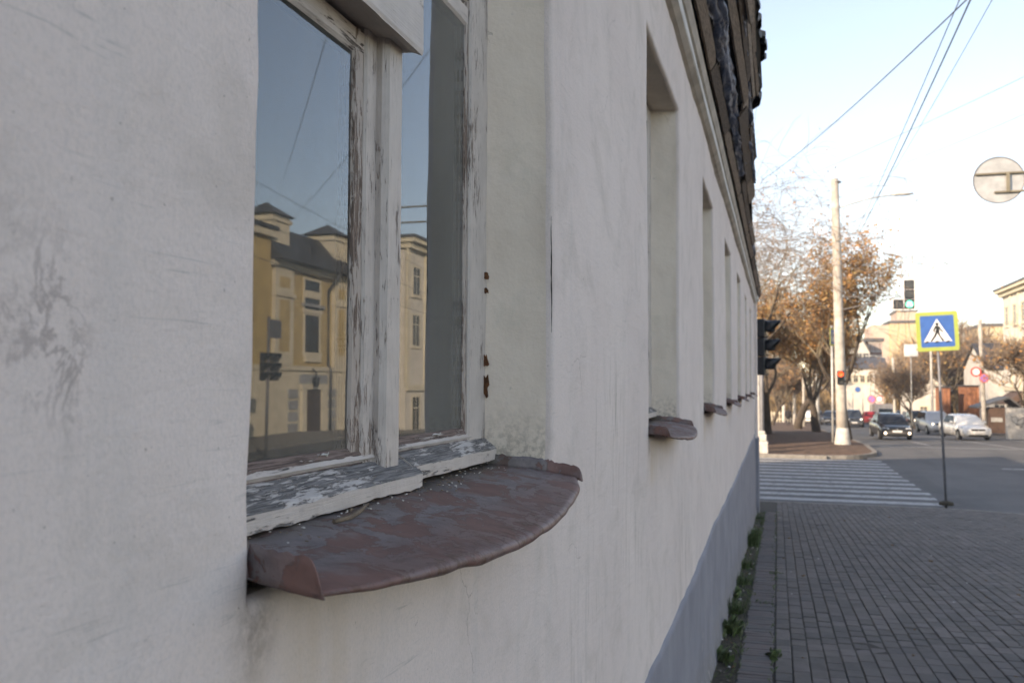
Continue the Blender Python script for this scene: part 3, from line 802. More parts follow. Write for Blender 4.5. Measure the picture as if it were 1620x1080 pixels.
structure(sheet('side_road', [-60, -20, -5, 3.2], [22.1, 22.4, 29, 35.2, 35.4], zr, M['asphalt']))
# crossing stripes
cx0, cx1 = -6.0, 3.85
k = 0; y = 22.75
mks = []
while y < 34.9:
    q = MB(); n = 12; L = cx0 if y < 34 else cx0
    hw = .23
    x1 = cx1 - .02 * (y - 22.7) + rng.uniform(-.06, .06)
    g = []
    for i in range(n + 1):
        x = cx0 + (x1 - cx0) * i / n
        for yy in (y - hw, y + hw): g.append((x, yy, zr(yy) + .004))
    q.add(g, [(2 * i, 2 * i + 2, 2 * i + 3, 2 * i + 1) for i in range(n)]); o = q.build('crossing_stripe', M['roadpaint']); structure(o)
    y += 1.0
for (x, y0, y1) in ((6.9, 46, 52), (6.9, 58, 64), (10.3, 33.5, 60), (10.3, 64, 100), (13.8, 44, 50), (13.8, 56, 62), (6.9, 70, 76)):
    o = sheet('lane_line', [x - .07, x + .07], [y0, (y0 + y1) / 2, y1], lambda y: zr(y) + .004, M['roadpaint']); structure(o)
o = sheet('lane_line', [4.4, 10.0], [43.0, 43.4], lambda y: zr(y) + .004, M['roadpaint']); structure(o)
o = sheet('lane_line', [7.2, 8.4], [33.2, 33.45], lambda y: zr(y) + .004, M['roadpaint']); structure(o)

# near pavement: a bed with pavers laid on it
def kerb_x(y):        # outer edge of the near pavement
    return 7.6 if y < 14 else 7.6
def outline(x):       # far edge (along the side road) as a function of x
    return 22.25 if x < 3.4 else 22.25 - 2.9 * (min(1, (x - 3.4) / 4.2) ** 1.6)
q = MB(); g = []; NXp = 30; NYp = 60
for i in range(NXp + 1):
    x = -.6 + 8.2 * i / NXp; yend = outline(x) - .16
    for k in range(NYp + 1):
        y = -8 + (yend + 8) * k / NYp; g.append((x, y, zs(y) - .010))
q.add(g, [(i * (NYp + 1) + k, (i + 1) * (NYp + 1) + k, (i + 1) * (NYp + 1) + k + 1, i * (NYp + 1) + k + 1) for i in range(NXp) for k in range(NYp)], 0, True)
pav = structure(q.build('pavement', M['bed']))
q = MB(); x = -.7
prev = None
while x < 7.7:
    x2 = min(7.75, x + (1.0 if x < 3.2 else .45)); ya, yb = outline(x), outline(x2)
    a = Vector((x, ya, 0)); b = Vector((x2, yb, 0)); d = (b - a).normalized(); nn = Vector((d.y, -d.x, 0))
    za, zb = zs(ya), zs(yb); gp = d * .006
    c = [a + gp, b - gp, b - gp + nn * .15, a + gp + nn * .15]
    vs = [Vector((p.x, p.y, (za if j in (0, 3) else zb) - .35)) for j, p in enumerate(c)] + [Vector((p.x, p.y, (za if j in (0, 3) else zb) + .003)) for j, p in enumerate(c)]
    kq = MB(); kq.add(vs, [(0, 1, 2, 3), (4, 5, 6, 7), (0, 1, 5, 4), (1, 2, 6, 5), (2, 3, 7, 6), (3, 0, 4, 7)]); kq.build('kerb_stone', M['kerb'], pav)
    x = x2
kq = MB()
for i in range(28):
    y = -8 + i * 1.0
    if y < 18.9: kq.bbox(7.6, 7.75, y + .005, y + .995, zs(y) - .4, zs(y) - .02 , .01)
o = kq.build('kerb', M['kerb'], pav)
# soldier course and the dirt strip along the wall; pavers in running bond
slope = math.atan(-.0595)
def chip_block(lx, ly, h, mats, rnd):
    q = MB(); q.bbox(-lx / 2, lx / 2, -ly / 2, ly / 2, -h, 0, .004 + .0015 * rnd); return q
SX0, SX1 = -.265, -.045
bm_ = [chip_block(SX1 - SX0, .058, .03, None, k * .3).mesh('edging_brick', M['brick'][k % 2]) for k in range(4)]
y = 5.0; nb = 0
while y < 19.4:
    if nb < 240:
        o = inst('edging_brick', bm_[rng.choice((0, 0, 1, 2, 3))], pav, ((SX0 + SX1) / 2 + rng.uniform(-.006, .006), y + rng.uniform(-.002, .002), zs(y) + rng.uniform(-.005, .003)), (slope + rng.uniform(-.02, .02), rng.uniform(-.02, .02), rng.uniform(-.015, .015)))
    nb += 1; y += .0665
PW, PL = .112, .205
pm = [chip_block(PW - .007, PL - .008, .04, None, k * .3).mesh('paver', M['paver'][k % 3]) for k in range(6)]
cells = []
i = 0; x = SX1 + .012 + PW / 2
while x < 7.5:
    off = (i % 3) * PL / 3 + .018 * nz(i * .7, 2)
    y = 4.6 + off
    while y < outline(x) - .16 - PL / 2: cells.append((x + .004 * nz(x * 3, y * .7, 4), y)); y += PL
    x += PW; i += 1
def vis(c):
    v = CM.transposed() @ Vector((c[0], c[1], zs(c[1]) - EYE))
    px = 810 + FPX * v.x / -v.z; py = 540 - FPX * v.y / -v.z
    return -30 < px < 1650 and py < 1110
cells = [c for c in cells if vis(c)]
cells.sort(key=lambda c: c[0] ** 2 + c[1] ** 2)
for (x, y) in cells[:300]:
    inst('paver', rng.choice(pm), pav, (x, y, zs(y) + rng.uniform(-.004, .003) + .009 * nz(x * 1.1, y * .9)), (slope + rng.uniform(-.02, .02), rng.uniform(-.022, .022), rng.uniform(-.016, .016)))
q = MB()
for (x, y) in cells[300:]:
    b = .005; zz = zs(y) + rng.uniform(-.0035, .0025) + .006 * nz(x * 1.1, y * .9)
    lx, ly = PW / 2 - .0035, PL / 2 - .004; rx, ry = rng.uniform(-.014, .014), rng.uniform(-.012, .012) + slope
    f = lambda a, c, d: (x + a, y + c, zz + d - a * rx + c * ry)
    q.add([f(-lx, -ly, -.02), f(lx, -ly, -.02), f(lx, ly, -.02), f(-lx, ly, -.02), f(-lx, -ly, -b), f(lx, -ly, -b), f(lx, ly, -b), f(-lx, ly, -b), f(-lx + b, -ly + b, 0), f(lx - b, -ly + b, 0), f(lx - b, ly - b, 0), f(-lx + b, ly - b, 0)],
          [(0, 1, 5, 4), (1, 2, 6, 5), (2, 3, 7, 6), (3, 0, 4, 7), (4, 5, 9, 8), (5, 6, 10, 9), (6, 7, 11, 10), (7, 4, 8, 11), (8, 9, 10, 11)], rng.choice((0, 0, 1, 2)))
o = q.build('pavers', M['paver'], pav); o['kind'] = 'stuff'
q = MB(); g = []; n = 160
for i in range(n + 1):
    y = 4 + 15.4 * i / n
    for x in (-.46, -.40, -.34, -.272): g.append((x, y, zs(y) - .004 + .016 * nz(y * 6, x * 30) + (.012 if x < -.42 else 0)))
q.add(g, [(i * 4 + k, (i + 1) * 4 + k, (i + 1) * 4 + k + 1, i * 4 + k + 1) for i in range(n) for k in range(3)], 0, True)
structure(q.build('soil_strip', M['soil']))
# small stones and litter on the soil and pavers
q = MB(); r3 = random.Random(11)
for i in range(455):
    if i < 170: x, y, s = r3.uniform(-.43, -.28), r3.uniform(5, 19), r3.uniform(.004, .012)
    else: x, y, s = r3.uniform(-.25, 6.5), 5 + 14.5 * r3.random() ** .8, r3.uniform(.004, .011) if i < 430 else r3.uniform(.012, .024)
    Mx = Matrix.Translation((x, y, zs(y) + s * .2)) @ Matrix.Rotation(r3.uniform(0, 6), 4, 'Z') @ Matrix.Rotation(r3.uniform(-.6, .6), 4, 'X')
    q.box(-s, s, -s * .6, s * .6, -s * .35, s * .35, r3.choice((0, 1, 1, 2)) if i < 430 else 2, Mx)
M['leafdry'] = simple('dry_leaf', (.20, .115, .06), .85, .4, 20)
o = q.build('litter', [M['chip'], M['kerb'], M['leafdry']]); o['kind'] = 'stuff'; o['label'] = 'pebbles, dry leaves and scraps scattered on the pavement'
# weeds at the foot of the wall
M['weed'] = [simple('weed_green', (.085, .125, .04), .7, .4, 30), simple('weed_pale_green', (.17, .21, .10), .65, .3, 30)]
def weed(x, y, h, n, broad, lab, seed):
    r = random.Random(seed); q = MB()
    for i in range(n):
        a = r.uniform(0, 6.28); L = h * r.uniform(.5, 1.1); lean = r.uniform(.3, 1.1); wd = (.022 if broad else .0045) * r.uniform(.7, 1.3)
        bx, by = r.gauss(0, .025 if broad else .05), r.gauss(0, .05 if broad else .08 if n > 90 else .04)
        bx = max(-.05, min(.09, bx)); d = Vector((math.cos(a), math.sin(a), 0)); s = Vector((-d.y, d.x, 0)); g = []
        if d.x < -.2: d.x *= -.4
        for k in range(5):
            f = k / 4; c = Vector((bx, by, 0)) + d * L * lean * f * (.5 + .5 * f) + Vector((0, 0, 1)) * L * (f * (1.25 - .55 * f * lean))
            wk = wd * (math.sin(math.pi * (f * .9 + .08)) if broad else 1 - f * .9)
            g += [c - s * wk, c + s * wk]
        q.add(g, [(2 * k, 2 * k + 1, 2 * k + 3, 2 * k + 2) for k in range(4)], r.choice((0, 0, 1)) if broad else 0, True)
    tag(q.build('weed', M['weed'], None, (x, y, zs(y) - .01)), lab, 'weed', 'weeds at the foot of the wall')
weed(-.385, 6.35, .10, 26, True, 'pale broad-leaved weed at the wall foot, one of the two nearest the camera', 1)
weed(-.375, 7.25, .15, 34, True, 'lush broad-leaved weed with light green leaves, biggest rosette at the wall foot', 2)
weed(-.38, 8.1, .14, 120, False, 'dense dark grass tuft just beyond the lush broad-leaved weed', 3)
weed(-.385, 8.9, .09, 24, True, 'small leafy weed between two grass tufts by the lavender plinth', 4)
weed(-.37, 9.7, .12, 110, False, 'short grass tuft beside the plinth, nearer than the tallest clump', 5)
weed(-.38, 10.9, .13, 130, False, 'spreading grass tuft halfway along the plinth', 6)
weed(-.37, 13.2, .26, 220, False, 'tallest bushy grass clump against the plinth towards the corner', 7)
weed(-.37, 14.4, .16, 120, False, 'low grass just beyond the tallest clump', 8)
weed(-.37, 17.6, .10, 90, False, 'thin grass sprigs at the foot of the corner pilaster', 9)
weed(-.05, 6.6, .05, 26, True, 'tiny weed in the joint beside the brick edging, close to camera', 10)
weed(-.16, 8.7, .03, 50, False, 'flat moss-like sprig growing across the brick edging', 11)
weed(-.05, 10.6, .035, 60, False, 'thin sprig in the edging joint near the spreading tuft', 12)

# low ragged grass along the whole strip: nobody could count it
q = MB(); r9 = random.Random(21)
for i in range(2800):
    y = 5 + 14.3 * r9.random(); dens = .5 + .9 * nz(y * 1.7, 6) + .5 * nz(y * 6, 9)
    if r9.random() > dens: continue
    x = r9.choice((-.43, -.41, -.36, -.30, -.285, -.27, -.052)) + r9.gauss(0, .014) + (.02 if r9.random() < .1 else 0)
    L = r9.uniform(.015, .055); a = r9.uniform(0, 6.28); d = Vector((math.cos(a), math.sin(a), 0)) * L * r9.uniform(.3, 1); sdv = Vector((-math.sin(a), math.cos(a), 0)) * r9.uniform(.0012, .003)
    c = Vector((max(-.43, x), y, zs(y) - .004)); q.add([c - sdv, c + sdv, c + d * .5 + Vector((0, 0, L * .7)) + sdv * .7, c + d + Vector((0, 0, L * .85))], [(0, 1, 2, 3)], r9.choice((0, 0, 1)))
o = q.build('grass', M['weed']); o['kind'] = 'stuff'; o['label'] = 'low ragged grass and moss growing in the dirt strip and joints by the wall'
# far pavement across the side road
def far_edge(y):   # right edge of the far pavement
    return 3.75 if y > 38.2 else 3.75 - 2.0 * (1 - math.sqrt(max(0, 1 - ((38.2 - y) / 2.9) ** 2)))
q = MB(); g = []; yy = [35.3 + .18 * i for i in range(18)] + [38.6, 42, 46, 50, 58, 66, 75, 85, 100, 130, 200, 330]
for y in yy:
    e = far_edge(y)
    for x in (-40, -6, -1.0, .4, e - .9, e - .02): g.append((x, y, zs(y) + (.05 * math.exp(-(x - 2.9) ** 2) if y > 36.5 and x < e - .5 else 0)))
n = 6
q.add(g, [(i * n + k, (i + 1) * n + k, (i + 1) * n + k + 1, i * n + k + 1) for i in range(len(yy) - 1) for k in range(n - 1)], 0, True)
fpv = structure(q.build('far_pavement', M['leafy']))
for a, b in zip(yy, yy[1:]):
    if a > 85: break
    kq = MB(); xa, xb = far_edge(a), far_edge(b); za, zb = zs(a) + .015, zs(b) + .015
    kq.add([(xa - .16, a, za - .3), (xa + .02, a, za - .3), (xa + .02, a, za), (xa - .16, a, za), (xb - .16, b - .01, zb - .3), (xb + .02, b - .01, zb - .3), (xb + .02, b - .01, zb), (xb - .16, b - .01, zb)],
           [(0, 1, 2, 3), (4, 5, 6, 7), (0, 1, 5, 4), (1, 2, 6, 5), (2, 3, 7, 6), (3, 0, 4, 7)]); kq.build('kerb_stone', M['kerb'], fpv)
e0 = far_edge(35.3); x = -30
while x < e0 - .1:
    x2 = min(e0, x + 1.0); kq = MB(); kq.bbox(x + .005, x2 - .005, 35.14, 35.30, zs(35.2) - .3, zs(35.2) + .015, .01); kq.build('kerb_stone', M['kerb'], fpv); x = x2
# grass verge and right-hand pavement
rp_ = sheet('right_pavement', [19.2, 21, 60], [-60, 0, 19.5, 22.4, 29, 35.2, 42, 50, 85, 130, 250], zs, M['kerb']); structure(rp_)
kq = MB()
for i in range(170): kq.bbox(19.05, 19.2, -20 + i, -19.005 + i, zs(-20 + i) - .3, zs(-20 + i) + .01, .01)
kq.build('kerb', M['kerb'], rp_)

# ------------------------------------------------------------------ street furniture
M['concrete'] = simple('pale_pole_concrete', (.42, .385, .345), .9, .25, 3, bump=.3)
M['whitewash'] = simple('whitewash', (.50, .475, .435), .9, .22, 5, bump=.2)
M['greymetal'] = simple('grey_painted_metal', (.17, .17, .18), .55, .2, 8, metal=.3)
M['palemetal'] = simple('galvanised_metal', (.42, .42, .41), .5, .2, 8, metal=.3)
M['black'] = simple('black_plastic', (.018, .02, .024), .45, .3, 12)
M['lensoff'] = simple('dark_lens', (.05, .05, .05), .25, .3, 20)
M['green_on'] = emit('green_lamp', (.01, .60, .42), .75); M['red_on'] = emit('red_lamp', (1.0, .09, .03), .9); M['digits_on'] = emit('white_green_digits', (.6, 1, .9), .6)
M['white'] = simple('white_sign_paint', (.72, .72, .72), .5, .06, 8)
M['yellowgreen'] = simple('fluorescent_yellow_green', (.34, .40, .09), .45, .06, 8)
M['blue'] = simple('sign_blue', (.035, .12, .36), .45, .10, 8)
M['red'] = simple('sign_red', (.62, .03, .025), .5, .08, 8)
M['signblack'] = simple('sign_black', (.015, .015, .015), .5, .1, 8)
M['signback'] = simple('bare_sign_back', (.40, .40, .395), .45, .18, 6, metal=.35)
def pole(name, label, p, h, r0, r1, mat, lean=(0, 0), foot=None, group=None, cat='pole', n=12):
    t = thing(name, label, cat, p, 0, group)
    q = MB(); q.tube([(lean[0] * f * h, lean[1] * f * h, -.3 if f == 0 else h * f) for f in (0, .25, .5, .75, 1)], [r0 + (r1 - r0) * f for f in (0, .25, .5, .75, 1)], n); q.build('shaft', mat, t)
    if foot:
        q = MB(); q.tube([(0, 0, -.2), (0, 0, .08), (0, 0, .35), (0, 0, foot[1])], [foot[0], foot[0] * .95, foot[0] * .62 + r0 * .35, r0 * 1.02], n); q.build('foot', M['whitewash'], t)
    return t
def lamp_arm(t, z, L, ang, rise, mat):
    q = MB(); d = Vector((math.cos(ang), math.sin(ang), 0)); 
    q.tube([Vector((0, 0, z)) + d * L * f + Vector((0, 0, rise * math.sin(f * 1.5))) for f in (0, .15, .3, .5, .75, 1)], .035, 6); q.build('arm', mat, t)
    e = Vector((0, 0, z + rise * math.sin(1.5))) + d * L
    q = MB(); Mx = Matrix.Translation(e) @ Matrix.Rotation(ang, 4, 'Z')
    q.ringloft([[Mx @ Vector((x, w_ * a, .02 + h_ * b)) for a, b in ((-1, 0), (-.7, -.8), (.7, -.8), (1, 0), (.6, .8), (-.6, .8))] for x, w_, h_ in ((-.1, .05, .04), (.1, .12, .07), (.55, .13, .07), (.8, .05, .03))], 0, True)
    q.build('lamp_head', mat, t)

# leaning post with the pedestrian crossing sign
gp = ground(1497, 795, .12); top = atY(1483, 493, gp.y)
ps = thing('crossing_sign', 'blue pedestrian crossing sign with yellow-green border on a leaning grey post', 'road sign', gp)
lean = (atY(1484, 555, gp.y) - gp); lx = lean.x / lean.z
hb = lean.z; ht = (top - gp).z
q = MB(); q.tube([(0, 0, -.2), (lx * ht * .5, 0, ht * .5), (lx * ht * .97, 0, ht * .97)], .03, 10); q.build('post', M['greymetal'], ps)
q = MB(); q.tube([(0, 0, -.05), (0, 0, .02), (0, 0, .05)], [.17, .15, .04], 12); q.build('footing', M['soil'], ps)
SW = (atY(1517, 524, gp.y) - atY(1449, 524, gp.y)).x / 2 * 1.0; SH = ht - hb
def sign_frame(cx, cz, dep, tilt, yaw=0.0):
    return Matrix.Translation((cx, dep, cz)) @ Matrix.Rotation(yaw, 4, 'Z') @ Matrix.Rotation(tilt, 4, 'Y') @ RX('-y', 0, 0, 0)
SM = sign_frame(lx * (hb + SH / 2), hb + SH / 2, -.05, -.045, .10)
def rrect(w, h, r=.05, n=5):
    out = []
    for cx, cy, a0 in ((w - r, h - r, 0), (-w + r, h - r, 90), (-w + r, -h + r, 180), (w - r, -h + r, 270)):
        for k in range(n + 1): a = R(a0 + 90 * k / n); out.append((cx + r * math.cos(a), cy + r * math.sin(a)))
    return out
def crossing_face(par, SM, w, h):
    q = MB(); q.prism(rrect(w, h, .06), SM @ Matrix.Translation((0, 0, -.012)), .014); q.build('shield', M['yellowgreen'], par)
    q = MB(); q.prism(rrect(w * .80, h * .80, .03), SM @ Matrix.Translation((0, 0, .002)), .003); q.build('blue_field', M['blue'], par)
    k = min(w, h) * .80
    SMF = SM @ Matrix.Translation((0, -k * .06, 0)) @ Matrix.Diagonal((1.22, 1.12, 1, 1))
    q = MB(); q.prism([(-k * .84, -k * .66), (k * .84, -k * .66), (0, k * .80)], SM @ Matrix.Translation((0, 0, .005)), .002); q.build('white_triangle', M['white'], par)
    f = lambda pts: [(x * k, y * k) for x, y in pts]
    q = MB(); Mx = SMF @ Matrix.Translation((0, 0, .007))
    q.prism([(x * k, y * k) for x, y in circle(.085, 14, .0, .46)], Mx, .002)
    q.prism(f([(-.10, .36), (.06, .37), (.11, .25), (.09, .02), (-.09, .02), (-.07, .24), (-.13, .12), (-.12, .0), (-.18, .0), (-.20, .14)]), Mx, .002)
    q.prism(f([(.08, .30), (.12, .33), (.20, .12), (.30, .02), (.26, -.02), (.15, .07)]), Mx, .002)
    q.prism(f([(-.09, .03), (.03, .03), (-.06, -.20), (-.28, -.52), (-.38, -.52), (-.17, -.18)]), Mx, .002)
    q.prism(f([(-.01, .03), (.09, .03), (.12, -.18), (.32, -.50), (.21, -.52), (.03, -.16)]), Mx, .002)
    for c in (-.54, -.05, .48): q.prism(f([(c - .13, -.60), (c + .03, -.60), (c + .11, -.50), (c - .04, -.50)]), Mx, .002)
    q.build('walking_figure', M['signblack'], par)
crossing_face(ps, SM, SW, SH / 2)
q = MB(); q.box(-SW * .7, SW * .7, -.02, .0, -.03, .03, 0, Matrix.Translation((lx * (hb + SH * .7), .05, hb + SH * .7))); q.build('bracket', M['palemetal'], ps)

# round sign seen from the back on a bracket from a post out of frame
c = atY(1580, 285, 14.6)
rs = thing('bracket_sign', 'round sign seen from its bare grey back, held out on two horizontal bars', 'road sign', (5.6, 14.6, zs(14.6)))
q = MB(); q.tube([(0, 0, -.2), (0, 0, 3), (0, 0, c.z - zs(14.6) + .8)], [.07, .065, .06], 10); q.build('post', M['palemetal'], rs)
cl = c - Vector(rs.location); rr = .345
q = MB(); q.prism(circle(rr, 40), Matrix.Translation(cl) @ RX('-y', 0, 0, 0), -.006); q.build('disc', M['signback'], rs)
q = MB()
for k in range(40):
    a, b = 2 * math.pi * k / 40, 2 * math.pi * (k + 1) / 40
    q.tube([cl + Vector((rr * math.cos(a), -.004, rr * math.sin(a))), cl + Vector((rr * math.cos(b), -.004, rr * math.sin(b)))], .009, 5, caps=False)
q.build('rim', M['greymetal'], rs)
M['bar'] = simple('yellowish_bracket_bar', (.17, .15, .11), .6, .2, 10)
for (z0, xl) in ((.095, -rr * .93), (-.185, -rr * .20)):
    q = MB(); q.bbox(cl.x + xl, .05, cl.y - .045, cl.y - .012, cl.z + z0 - .014, cl.z + z0 + .014, .004); q.build('bar', M['bar'], rs)
q = MB(); q.bbox(cl.x + .09, cl.x + .14, cl.y - .055, cl.y - .045, cl.z - .185, cl.z + .10, .003); q.build('strap', M['bar'], rs)

def lens_disc(q, Mx, r, m=0, t=.012): q.prism(circle(r, 18), Mx, t, m)
def signal_head(par, Mx, n, s, lit=None, visor=True, back=None):
    # local frame: z out of the lens, y up; s = section size
    q = MB()
    if back: q.prism(rrect(s * .62 , s * n * .5 + s * .12, s * .1), Mx @ Matrix.Translation((0, 0, -.03)), .02); q.build('backplate', M['white'], par); q = MB()
    for k in range(n):
        y = (n / 2 - .5 - k) * s
        q.bbox(-s * .48, s * .48, y - s * .485, y + s * .485, -s * .42, 0.004, s * .05, 0, Mx)
    q.build('housing', M['black'], par)
    for k in range(n):
        y = (n / 2 - .5 - k) * s
        q = MB(); lens_disc(q, Mx @ Matrix.Translation((0, y, .004)), s * .38)
        q.build('lens', M[lit[k]] if lit and lit.get(k) else M['lensoff'], par)
        if visor:
            q = MB(); L = s * .75; g = []; N = 14
            for i in range(N + 1):
                a = R(-25 + 230 * i / N); ln = L * (.45 + .55 * max(0, math.sin(a)) )
                for zz in (0, ln): g.append(Mx @ Vector((s * .42 * math.cos(a), y + s * .42 * math.sin(a), .004 + zz)))
            q.add(g, [(2 * i, 2 * i + 2, 2 * i + 3, 2 * i + 1) for i in range(N)], 0, True); o = q.build('visor', M['black'], par)
            o.modifiers.new('t', 'SOLIDIFY').thickness = .006
# dark signal at the house corner, seen from the side
cs = atY(1214, 549, 20.3)
tl = thing('traffic_light', 'dark three-lamp traffic light beside the white house corner, seen side-on', 'traffic light', (-.56, 20.3, zs(20.3)))
q = MB(); q.tube([(0, 0, -.2), (0, 0, 2), (0, 0, cs.z - zs(20.3) + .75)], .05, 10); q.build('post', M['greymetal'], tl)
sz = (atY(1214, 503, 20.3) - atY(1214, 592, 20.3)).z / 3
lc = cs - Vector(tl.location)
yw = R(-12)
HM = Matrix.Translation((lc.x - .02, 0, lc.z)) @ Matrix.Rotation(yw, 4, 'Z') @ RX('+x', 0, 0, 0)
signal_head(tl, HM, 3, sz)
q = MB(); q.bbox(0, lc.x - .12, -.03, .03, lc.z + sz * .9, lc.z + sz * .98, .005); q.bbox(0, lc.x - .12, -.03, .03, lc.z - sz * .98, lc.z - sz * .9, .005); q.build('bracket', M['greymetal'], tl)

# tall concrete pole with lamp arm, signal console
pb = ground(1333, 704, .12)
ph = (atY(1326, 283, pb.y) - pb).z
mp = pole('concrete_pole', 'tallest pale concrete pole with a flared white foot at the far kerb corner', pb, ph, .24, .165, M['concrete'], (-.0165, 0), (.36, .75), n=14)
lamp_arm(mp, (atY(1340, 328, pb.y) - pb).z, 2.2, R(2), .45, M['palemetal'])
q = MB(); zb_ = .0
for zz in (2.75, 1.25): q.tube([(0, 0, zz), (0, 0, zz + .06)], .205, 14, 0)
q.build('band', M['signblack'], mp)
q = MB(); q.tube([(-.1, 0, ph * .985), (-.1, 0, ph * .99)], .2, 6); q.tube([(-.12 - .25, 0, ph * .93), (.12, 0, ph * .93)], .02, 6); q.build('insulator_bar', M['greymetal'], mp)
# console with green signal
gc = atY(1438, 466, pb.y); gl = gc - pb
arm = thing('signal_console', 'slanting console arm carrying the green traffic light out from the tall concrete pole', 'console arm', pb)
q = MB(); z1 = (atY(1345, 490, pb.y) - pb).z; z2 = (atY(1345, 470, pb.y) - pb).z
q.tube([(.05, -.1, z1), (gl.x * .85, -.06, gl.z - .08), (gl.x * 1.0, -.06, gl.z - .02)], .025, 6); q.tube([(.05, -.1, z2), (gl.x * .85, -.06, gl.z - .02)], .02, 6); q.build('arm', M['greymetal'], arm)
gt = thing('traffic_light', 'traffic light showing green with a dark side arrow section, on the console arm', 'traffic light', gc)
s3 = (atY(1438, 442, pb.y) - atY(1438, 488, pb.y)).z / 3
GM = RX('-y', 0, -.12, 0)
q = MB(); q.prism([(-s3 * .62, -s3 * 1.62), (s3 * .62, -s3 * 1.62), (s3 * .62, s3 * 1.62), (-s3 * .62, s3 * 1.62)], GM @ Matrix.Translation((0, 0, -.03)), .012)
q.prism([(-s3 * 1.68, -s3 * 1.60), (-s3 * .625, -s3 * 1.60), (-s3 * .625, -s3 * .42), (-s3 * 1.68, -s3 * .42)], GM @ Matrix.Translation((0, 0, -.03)), .012); q.build('backplate', M['white'], gt)
signal_head(gt, GM, 3, s3, {2: 'green_on'}, False)
signal_head(gt, GM @ Matrix.Translation((-s3 * 1.05, -s3, 0)), 1, s3, None, False)
q = MB()
Mx = GM @ Matrix.Translation((0, -s3, .017))
for k, (x, y, w_, h_) in enumerate(((-.16, .20, .20, .05), (-.16, 0, .20, .05), (-.16, -.2, .20, .05), (-.08, .1, .05, .2), (-.24, -.1, .05, .2), (.14, .2, .2, .05), (.06, .1, .05, .2), (.14, 0, .2, .05), (.22, -.1, .05, .2), (.14, -.2, .2, .05))):
    q.prism([(s3 * (x - w_ / 2), s3 * (y - h_ / 2)), (s3 * (x + w_ / 2), s3 * (y - h_ / 2)), (s3 * (x + w_ / 2), s3 * (y + h_ / 2)), (s3 * (x - w_ / 2), s3 * (y + h_ / 2))], Mx, .002)
q.build('countdown_digits', M['digits_on'], gt)
# pedestrian signal on the pole
pc = atY(1330, 597, pb.y - .3)
pt = thing('pedestrian_signal', 'small pedestrian signal glowing red on the tall concrete pole', 'pedestrian signal', pc)
signal_head(pt, RX('-y', 0, 0, 0), 2, .30, {0: 'red_on'}, True)
# thin white post with an edge-on crossing sign
tb = ground(1318, 701, .12); th_ = (atY(1319, 515, tb.y) - tb).z
tp = thing('crossing_sign', 'yellow-edged crossing sign seen edge-on on a thin white post by the tall pole', 'road sign', tb)
q = MB(); q.tube([(0, 0, -.2), (0, 0, 2), (0, 0, th_)], .055, 10); q.build('post', M['palemetal'], tp)
zc = (atY(1319, 533, tb.y) - tb).z
crossing_face(tp, Matrix.Translation((.05, -.05, zc)) @ Matrix.Rotation(R(70), 4, 'Z') @ RX('-y', 0, 0, 0), .40, .40)
# grey-brown lamp post with stepped pedestal left of the far pavement
lb = ground(1206, 716, .12)
lp = pole('pedestal_post', 'grey-brown post on a stepped stone pedestal just past the house corner', lb, 3.4, .085, .075, M['greymetal'], cat='post')
q = MB(); q.bbox(-.36, .22, -.24, .24, -.1, .45, .02); q.bbox(-.28, .17, -.19, .19, .45, .72, .03); q.bbox(-.22, .12, -.14, .14, .72, .85, .03); q.build('pedestal', M['whitewash'], lp)
gb = ground(1199, 713, .12)
gpst = thing('gate_pillar', 'sunlit pale plastered gate pillar behind the pedestal post', 'gate pillar', (gb.x, gb.y + .8, gb.z))
q = MB(); q.bbox(-.22, .07, -.2, .2, -.1, 3.2, .02); q.build('shaft', M['whitewash'], gpst)
q = MB(); q.bbox(-.30, .15, -.28, .28, 3.2, 3.4, .03); q.build('cap', M['whitewash'], gpst)

PG = 'whitewashed poles along the far pavement'
for (px, py, ptop, r, mat, lab) in ((1257, 672, 586, .17, 'whitewash', 'short bright whitewashed pole beside the walking person'),
        (1272, 675, 590, .15, 'concrete', 'pale grey pole between the whitewashed pole and the forked tree'),
        (1294, 681, 560, .17, 'palemetal', 'smooth grey pole standing in front of the forked tree trunk'),
        (1240, 668, 640, .2, 'whitewash', 'stubby white bollard post left of the walking person')):
    b = ground(px, py, .12); pole('street_pole', lab, b, (atY(px, ptop, b.y) - b).z, r, r * .85, M[mat], group=PG)
RG = 'poles along the main road beyond the cars'
poles = {}
for (px, pyb, ptop, px2, r, mat, lab, arm_) in ((1416, 652, 566, 1413, .14, 'whitewash', 'white lamp post with a curved arm reaching left above the cars', 3.1),
        (1475, 648, 556, 1474, .13, 'whitewash', 'white pole just left of the crossing sign post', 0),
        (1557, 645, 505, 1552, .17, 'concrete', 'tall pale pole carrying two round signs in front of the cream building', 0),
        (1384, 655, 590, 1383, .12, 'whitewash', 'thin white pole behind the grey van', 0), (1377, 655, 603, 1377, .09, 'whitewash', 'thinner white post next to the violet round sign', 0),
        (1365, 655, 622, 1365, .08, 'whitewash', 'low white post just right of the tall concrete pole', 0), (1349, 654, 620, 1349, .09, 'whitewash', 'low white post behind the dark oncoming car', 0)):
    Y = {1416: 100, 1475: 88, 1557: 72, 1384: 120, 1377: 125, 1365: 130, 1349: 128}[px]
    a = atY(px, 640, Y); b = Vector((a.x, Y, zs(Y))); t = pole('street_pole', lab, b, atY(px2, ptop, Y).z - b.z, r, r * .8, M[mat], ((px2 - px) / (pyb - ptop) * .6, 0), group=RG); poles[px] = t
    if arm_: lamp_arm(t, atY(px2, ptop, Y).z - b.z - .3, 2.0, R(180), .5, M['palemetal'])
